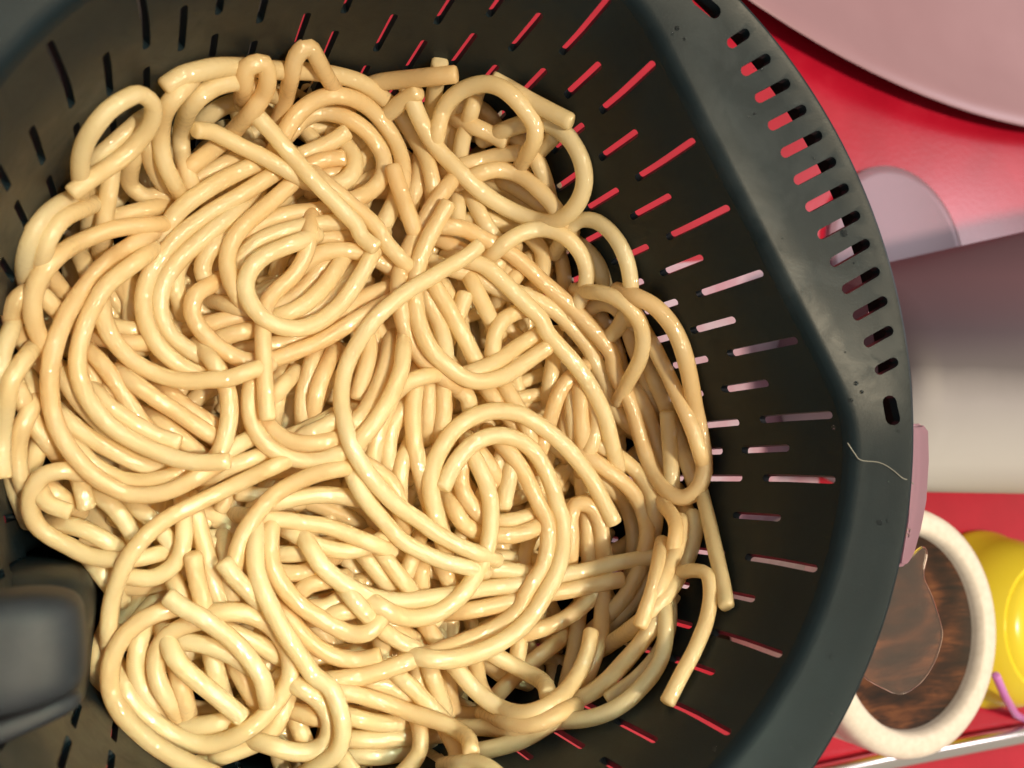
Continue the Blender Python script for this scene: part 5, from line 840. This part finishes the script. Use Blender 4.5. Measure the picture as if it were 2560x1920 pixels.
for cols, rows in ((A_COL, ((-.58, -1.80), (-2.22, -3.2), (-3.6, -4.58), (-5.0, -5.98))), (C_COL, ((-1.32, -2.28), (-2.70, -3.66), (-4.08, -5.04)))):
    for th in cols:
        for z0, z1 in rows:
            zm = (z0+z1)/2; r = rad(th, zm)+.08
            up = Vector(((rad(th, z0)-rad(th, z1))*math.cos(th), (rad(th, z0)-rad(th, z1))*math.sin(th), z0-z1)).normalized()
            n = Vector((math.cos(th), math.sin(th), 0)); n = (n-up*n.dot(up)).normalized()
            stadium(bm, Vector((r*math.cos(th), r*math.sin(th), zm)), None, up, n, (z0-z1)/2, .051, -.3, .3)
part('wall', carve(ringmesh('wall', wall_prof), bm), angle=32)
FLANGE_SLOTS = [((6.696, 5.505), (6.941, 5.689)), ((6.914, 5.192), (7.266, 5.422)), ((7.13, 4.883), (7.57, 5.149)), ((7.334, 4.556), (7.828, 4.848)), ((7.533, 4.228), (8.077, 4.54)), ((7.735, 3.898), (8.299, 4.223)), ((7.917, 3.563), (8.497, 3.895)), ((8.105, 3.222), (8.676, 3.549)), ((8.292, 2.874), (8.827, 3.189)), ((8.477, 2.53), (8.975, 2.825)), ((8.64, 2.191), (9.086, 2.441)), ((8.801, 1.845), (9.166, 2.05)), ((8.961, 1.49), (9.226, 1.633)), ((6.17, 6.03), (6.517, 5.841)), ((9.12, 1.157), (9.177, 0.806))]
bm = bmesh.new()
for i, (a, b2) in enumerate(FLANGE_SLOTS):
    a = Vector((a[0]-CX, a[1]-CY, 0)); b2 = Vector((b2[0]-CX, b2[1]-CY, 0)); d = b2-a
    stadium(bm, Vector(((a.x+b2.x)/2, (a.y+b2.y)/2, -.2)), None, d.normalized(), Vector((0, 0, 1)), d.length/2+.02, .068 if i < 13 else .085, -.6, .6, 6)
part('rim', carve(ringmesh('rim', rim_prof), bm), angle=28)
# floor of the basket with rounded foot
vs, fs = [], []
for zz, dr in ((-10.2, 0.165), (-10.2, -.02), (-10.45, .1)):
    pass
fl = ringmesh('floor', lambda th: [(.02, -10.0), (rad(th, -10)-.02, -10.0), (rad(th, -10.2)+.16, -10.205), (rad(th, -10.2)-.1, -10.42), (.02, -10.42)])
part('floor', fl, angle=40)
for k in range(3):
    a = 2*math.pi*k/3+.4
    part('foot', lathe('foot', [(.35, -10.42), (.35, -10.9), (.28, -10.99), (.0, -10.99)][:3], 20, False, (3.2*math.cos(a), 3.2*math.sin(a), 0)), angle=40)
# socket for the lifting handle: a rounded column standing in from the wall, and the peg in its mouth
def superbox(name, cx, cy, cz, hx, hy, hz, e=.28, tilt=0, n=28, m=16, taper=0):
    vs, fs = [], []
    f = lambda x, p: math.copysign(abs(x)**p, x)
    for i in range(m+1):
        ph = -math.pi/2+math.pi*i/m
        for j in range(n):
            th = 2*math.pi*j/n; cp = f(math.cos(ph), e)
            z = f(math.sin(ph), e)*hz; s = 1-taper*z/hz
            p = Vector((cp*f(math.cos(th), e)*hx*s, cp*f(math.sin(th), e)*hy*s, z)); p.rotate(Matrix.Rotation(tilt, 3, 'Z'))
            vs.append((cx+p.x, cy+p.y, cz+p.z))
    for i in range(m):
        for j in range(n):
            l = (j+1) % n; fs.append((i*n+j, i*n+l, (i+1)*n+l, (i+1)*n+j))
    return mesh(name, vs, fs)
part('handle_socket', superbox('handle_socket', -1.45-CX, -2.35-CY, -6.5, 1.22, 1.45, 3.4, .32, -.05, 40, 24))
part('handle_peg', superbox('handle_peg', -1.46-CX, -1.46-CY, -.75, 1.26, .50, .60, .42, .10, 32, 20), PEG)
part('handle_lip', superbox('handle_lip', -1.46-CX, -2.28-CY, -1.0, 1.30, .13, .32, .6, .30, 32, 14), PEG)

# ------------------------------------------------------------------ spaghetti, one object per strand
RAD = .118
rng = random.Random(3)
for lab, R0, s in STRANDS:
    P = spline(decode(s), .075); vs, fs = [], []
    c = P[len(P)//2].copy(); r = R0*rng.uniform(.97, 1.03)
    tube(vs, fs, [p-c for p in P], r, 16, rng, True, .012)
    o = link('spaghetti_strand', mesh('spaghetti_strand', vs, fs), PASTA); o.location = c
    tag(o, lab, 'spaghetti', 'cooked spaghetti strands heaped in the basket')
vs, fs = [], []
for s in BURIED: tube(vs, fs, spline(decode(s), .12), RAD*rng.uniform(.96, 1.04), 12, rng)
k0 = len(vs); NR, NA = 26, 90                     # the packed bottom of the heap, a lumpy cushion under the buried strands
for i in range(NR+1):
    for j in range(NA):
        a = 2*math.pi*j/NA; q = (i+.01)/NR; r = rad(a-math.pi, -4.8)*.86*q; x, y = r*math.cos(a-math.pi), r*math.sin(a-math.pi)
        vs.append((CX+x, CY+y, -4.85+.07*math.sin(3.1*x+1.3*math.sin(2.2*y))+.06*math.sin(4.3*y+x)-2.5*max(0, q-.93)))
for i in range(NR):
    for j in range(NA):
        l = (j+1) % NA; fs.append((k0+i*NA+j, k0+i*NA+l, k0+(i+1)*NA+l, k0+(i+1)*NA+j))
tag(link('spaghetti_heap', mesh('spaghetti_heap', vs, fs), PASTA), 'tangle of cooked spaghetti buried under the upper strands', 'spaghetti', None, 'stuff')

# ------------------------------------------------------------------ what stands on the table beside the basket
def prism(name, poly, z0, z1, m, parent=None, bev=.06, bend=None):
    bm = bmesh.new(); A = [bm.verts.new((x, y, z0)) for x, y in poly]; f = bm.faces.new(A)
    r = bmesh.ops.extrude_face_region(bm, geom=[f]); bmesh.ops.translate(bm, verts=[v for v in r['geom'] if isinstance(v, bmesh.types.BMVert)], vec=(0, 0, z1-z0))
    bmesh.ops.recalc_face_normals(bm, faces=bm.faces)
    if bev: bmesh.ops.bevel(bm, geom=[e for e in bm.edges], offset=bev, segments=3, affect='EDGES', clamp_overlap=True)
    if bend:
        for v in bm.verts: v.co.z += bend(v.co.x, v.co.y)
    me = bpy.data.meshes.new(name); bm.to_mesh(me); bm.free(); return link(name, me, m, parent, angle=40)
# big round tray
pr = [(.05, -10.35), (29.5, -10.35), (30.3, -10.25), (31.3, -10.06), (31.8, -9.99), (31.92, -10.05), (31.7, -10.2), (30.6, -10.5), (29.2, -10.98), (.05, -10.98)]
tray = link('round_tray', lathe('round_tray', pr, 180, False, (25.85, 43.95, 0)), PINKPLATE, angle=40)
tag(tray, 'large round blush white plate with its rim over the red table', 'plate')
# tapered tub lying on its side
can = empty('tapered_tub', (20, 3, -11), 'pale tapered tub lying on its side on the red table', 'tub')
pr = [(.02, .9), (2.3, .9), (2.55, .97), (2.73, 1.2), (2.82, 1.7), (4.0, 10.2), (4.6, 15), (4.4, 15.1), (.02, 15.1)]
cb = lathe('body', pr, 128)
d0 = Vector((10.3, 1.28, 1.3)).normalized()
M = Matrix.Translation(Vector((15.4, 2.45, -8.3))-Vector((20, 3, -11))) @ Vector((0, 0, 1)).rotation_difference(d0).to_matrix().to_4x4()
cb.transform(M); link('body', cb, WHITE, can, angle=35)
# thick-rimmed pot
pot = empty('thick_rimmed_pot', (17.39, -3.44, -11), 'small cream pot with a thick rim and dark brown wooden inside', 'pot')
pr = [(2.3, 2.2), (2.3, 3.75), (2.34, 3.93), (2.44, 4.0), (2.72, 3.97), (2.88, 3.88), (2.95, 3.7), (2.93, 3.1), (2.84, 2.95), (2.92, 2.8), (2.9, 1.6), (2.7, .4), (2.4, .02), (2.0, .02), (2.0, 1.9)]
link('shell', lathe('shell', pr, 96, True), CREAM, pot, angle=50)
link('wooden_lining', lathe('wooden_lining', [(.02, 3.45), (1.2, 3.45), (1.9, 3.52), (2.295, 3.65), (2.297, 2.6), (.02, 2.6)], 72), WOOD, pot, angle=50)
link('wooden_foot', lathe('wooden_foot', [(.02, .019), (2.75, .019), (2.85, .012), (2.85, .004), (.02, .004)], 72), WOOD, pot, angle=50)
# lilac plastic spatula leaning over the pot
sp = empty('plastic_spatula', (10.8, -.5, -1.2), 'see-through lilac plastic spatula tucked under the basket rim over the pot', 'spatula')
def rel(poly, o): return [(x-o[0], y-o[1]) for x, y in poly]
tab = [(10.72, .91), (10.86, .93), (10.98, .83), (10.96, .37), (10.86, -.23), (10.71, -.65), (10.54, -1.0), (10.38, -1.15), (10.17, -1.16), (10.38, -.49), (10.53, .38), (10.57, .91)]
prism('handle', rel(tab, (10.8, -.5)), -.25, .15, LILAC, sp, .05)
blade = [(10.6, -2.6), (10.7, -1.5), (11.3, -1.25), (11.95, -1.23), (12.3, -1.05), (12.44, -1.03), (12.49, -1.18), (12.38, -1.5), (12.55, -1.84), (12.72, -2.31), (12.72, -2.57), (12.5, -2.95), (12.15, -3.24), (11.73, -3.37), (11.38, -3.26), (10.9, -3.0)]
def smooth_loop(poly):
    P = [Vector((x, y, 0)) for x, y in poly]; n = len(P); out = []
    for i in range(n):
        p0, p1, p2, p3 = P[i-1], P[i], P[(i+1) % n], P[(i+2) % n]
        for q in range(4):
            s = q/4; v = .5*((2*p1)+(p2-p0)*s+(2*p0-5*p1+4*p2-p3)*s*s+(3*p1-p0-3*p2+p3)*s**3); out.append((v.x, v.y))
    return out
prism('blade', smooth_loop(rel(blade, (10.8, -.5))), -1.34, -1.28, CLEAR, sp, .02)
# yellow tumbler and straw
cup = lathe('yellow_bowl', [(.02, 2.5), (1.0, 2.46), (1.55, 2.32), (1.72, 2.2), (1.78, 2.1), (1.9, 2.12), (2.2, 1.75), (2.48, 1.1), (2.6, .4), (2.68, .3), (2.7, .05), (2.62, 0), (.02, 0)], 96)
o = link('yellow_bowl', cup, YELLOW, angle=50); o.location = (24.85, -4.1, -10.995)
tag(o, 'glossy yellow plastic bowl turned upside down next to the cream pot', 'bowl')
vs, fs = [], []; tube(vs, fs, [Vector((21.6, -5.05, -8.2)), Vector((22.9, -5.85, -8.95)), Vector((24.6, -6.75, -9.9)), Vector((26.3, -7.3, -10.86))], .11, 14, rng, True, 0)
tag(link('drinking_straw', mesh('drinking_straw', vs, fs), STRAW), 'thin violet drinking straw leaning beside the yellow bowl', 'straw')
vs, fs = [], []; tube(vs, fs, [Vector((16.5, -7.85, -10.72)), Vector((20, -7.75, -10.72)), Vector((24, -7.72, -10.72)), Vector((32, -7.7, -10.72))], .26, 18, rng, False, 0)
tag(link('steel_rod', mesh('steel_rod', vs, fs), STEEL), 'shiny steel rod lying on the red table below the pot', 'rod')
# lilac lid on the table, seen past the rim and through the slots
o = link('lilac_saucer', lathe('lilac_saucer', [(.02, 0), (2.75, 0), (2.9, .06), (2.9, .2), (2.75, .25), (2.6, .22), (.02, .22)], 72), LILAC, angle=45); o.location = (21.9, 7.15, -10.99)
tag(o, 'round lilac plastic saucer on the red table beside the canister', 'saucer')
mt = prism('lilac_mat', [(11.2, 5.6), (18.6, 7.0), (18.2, -3.0), (11.2, -3.4)], -10.99, -10.93, LILACMAT, None, .02)
tag(mt, 'lilac plastic mat glimpsed through the slots behind the basket', 'mat')
dm = prism('added_dark_sheet', [(-28, .5), (2.6, .5), (2.6, 26), (-28, 26)], -10.999, -10.993, DARK, None, 0)  # added sheet, keeps the lit red table from showing in the upper slots
tag(dm, 'added dark sheet that darkens the slots in the upper wall', 'mat')
# a hair and water drops on the rim
def rim_z(x, y):
    th = math.atan2(y-CY, x-CX); r = math.hypot(x-CX, y-CY); w = rad(th, -.5)+.15
    return -.31+.275*max(0, min(1, (r-w)/(5.84-w)))
hp = [(8.54, .55), (8.66, .41), (8.76, .33), (8.97, .3), (9.1, .21), (9.2, .1), (9.3, .07), (9.36, .02)]
vs, fs = [], []; tube(vs, fs, spline([Vector((x, y, rim_z(x, y)+.012)) for x, y in hp], .04), .007, 6, rng, True, 0)
tag(link('hair', mesh('hair', vs, fs), HAIR), 'fine pale wavy hair stuck to the basket rim', 'hair')
vs, fs = [], []
dr = [(8.89, -.47, .035), (9.25, -.57, .03), (9.23, -.63, .03), (8.61, -1.8, .035), (8.02, -2.08, .025), (6.3, -2.97, .03), (8.46, 3.28, .05), (8.31, .75, .03), (8.7, 1.33, .03), (8.78, 1.22, .025), (8.65, 1.11, .025), (6.0, 5.62, .03), (6.1, 5.5, .02)]
for k in range(26):
    th = rng.uniform(-1.1, 1.25); w = rad(th, -.5)+.2; r = rng.uniform(w, 5.8); dr.append((CX+r*math.cos(th), CY+r*math.sin(th), rng.choice([.012, .015, .02])))
for x, y, r in dr:
    z = rim_z(x, y); b0 = len(vs)
    for q, (rr, zz) in enumerate(((1, -.02), (.95, .35), (.7, .68), (.3, .85))):
        for k in range(10): vs.append((x+r*rr*math.cos(k*.6283), y+r*rr*math.sin(k*.6283), z+zz*r))
    for q in range(3):
        for k in range(10):
            l = (k+1) % 10; fs.append((b0+q*10+k, b0+q*10+l, b0+q*10+10+l, b0+q*10+10+k))
    fs.append(tuple(b0+30+k for k in range(10)))
tag(link('water_drops', mesh('water_drops', vs, fs), WATER), 'tiny water drops scattered on the basket rim', 'water', None, 'stuff')
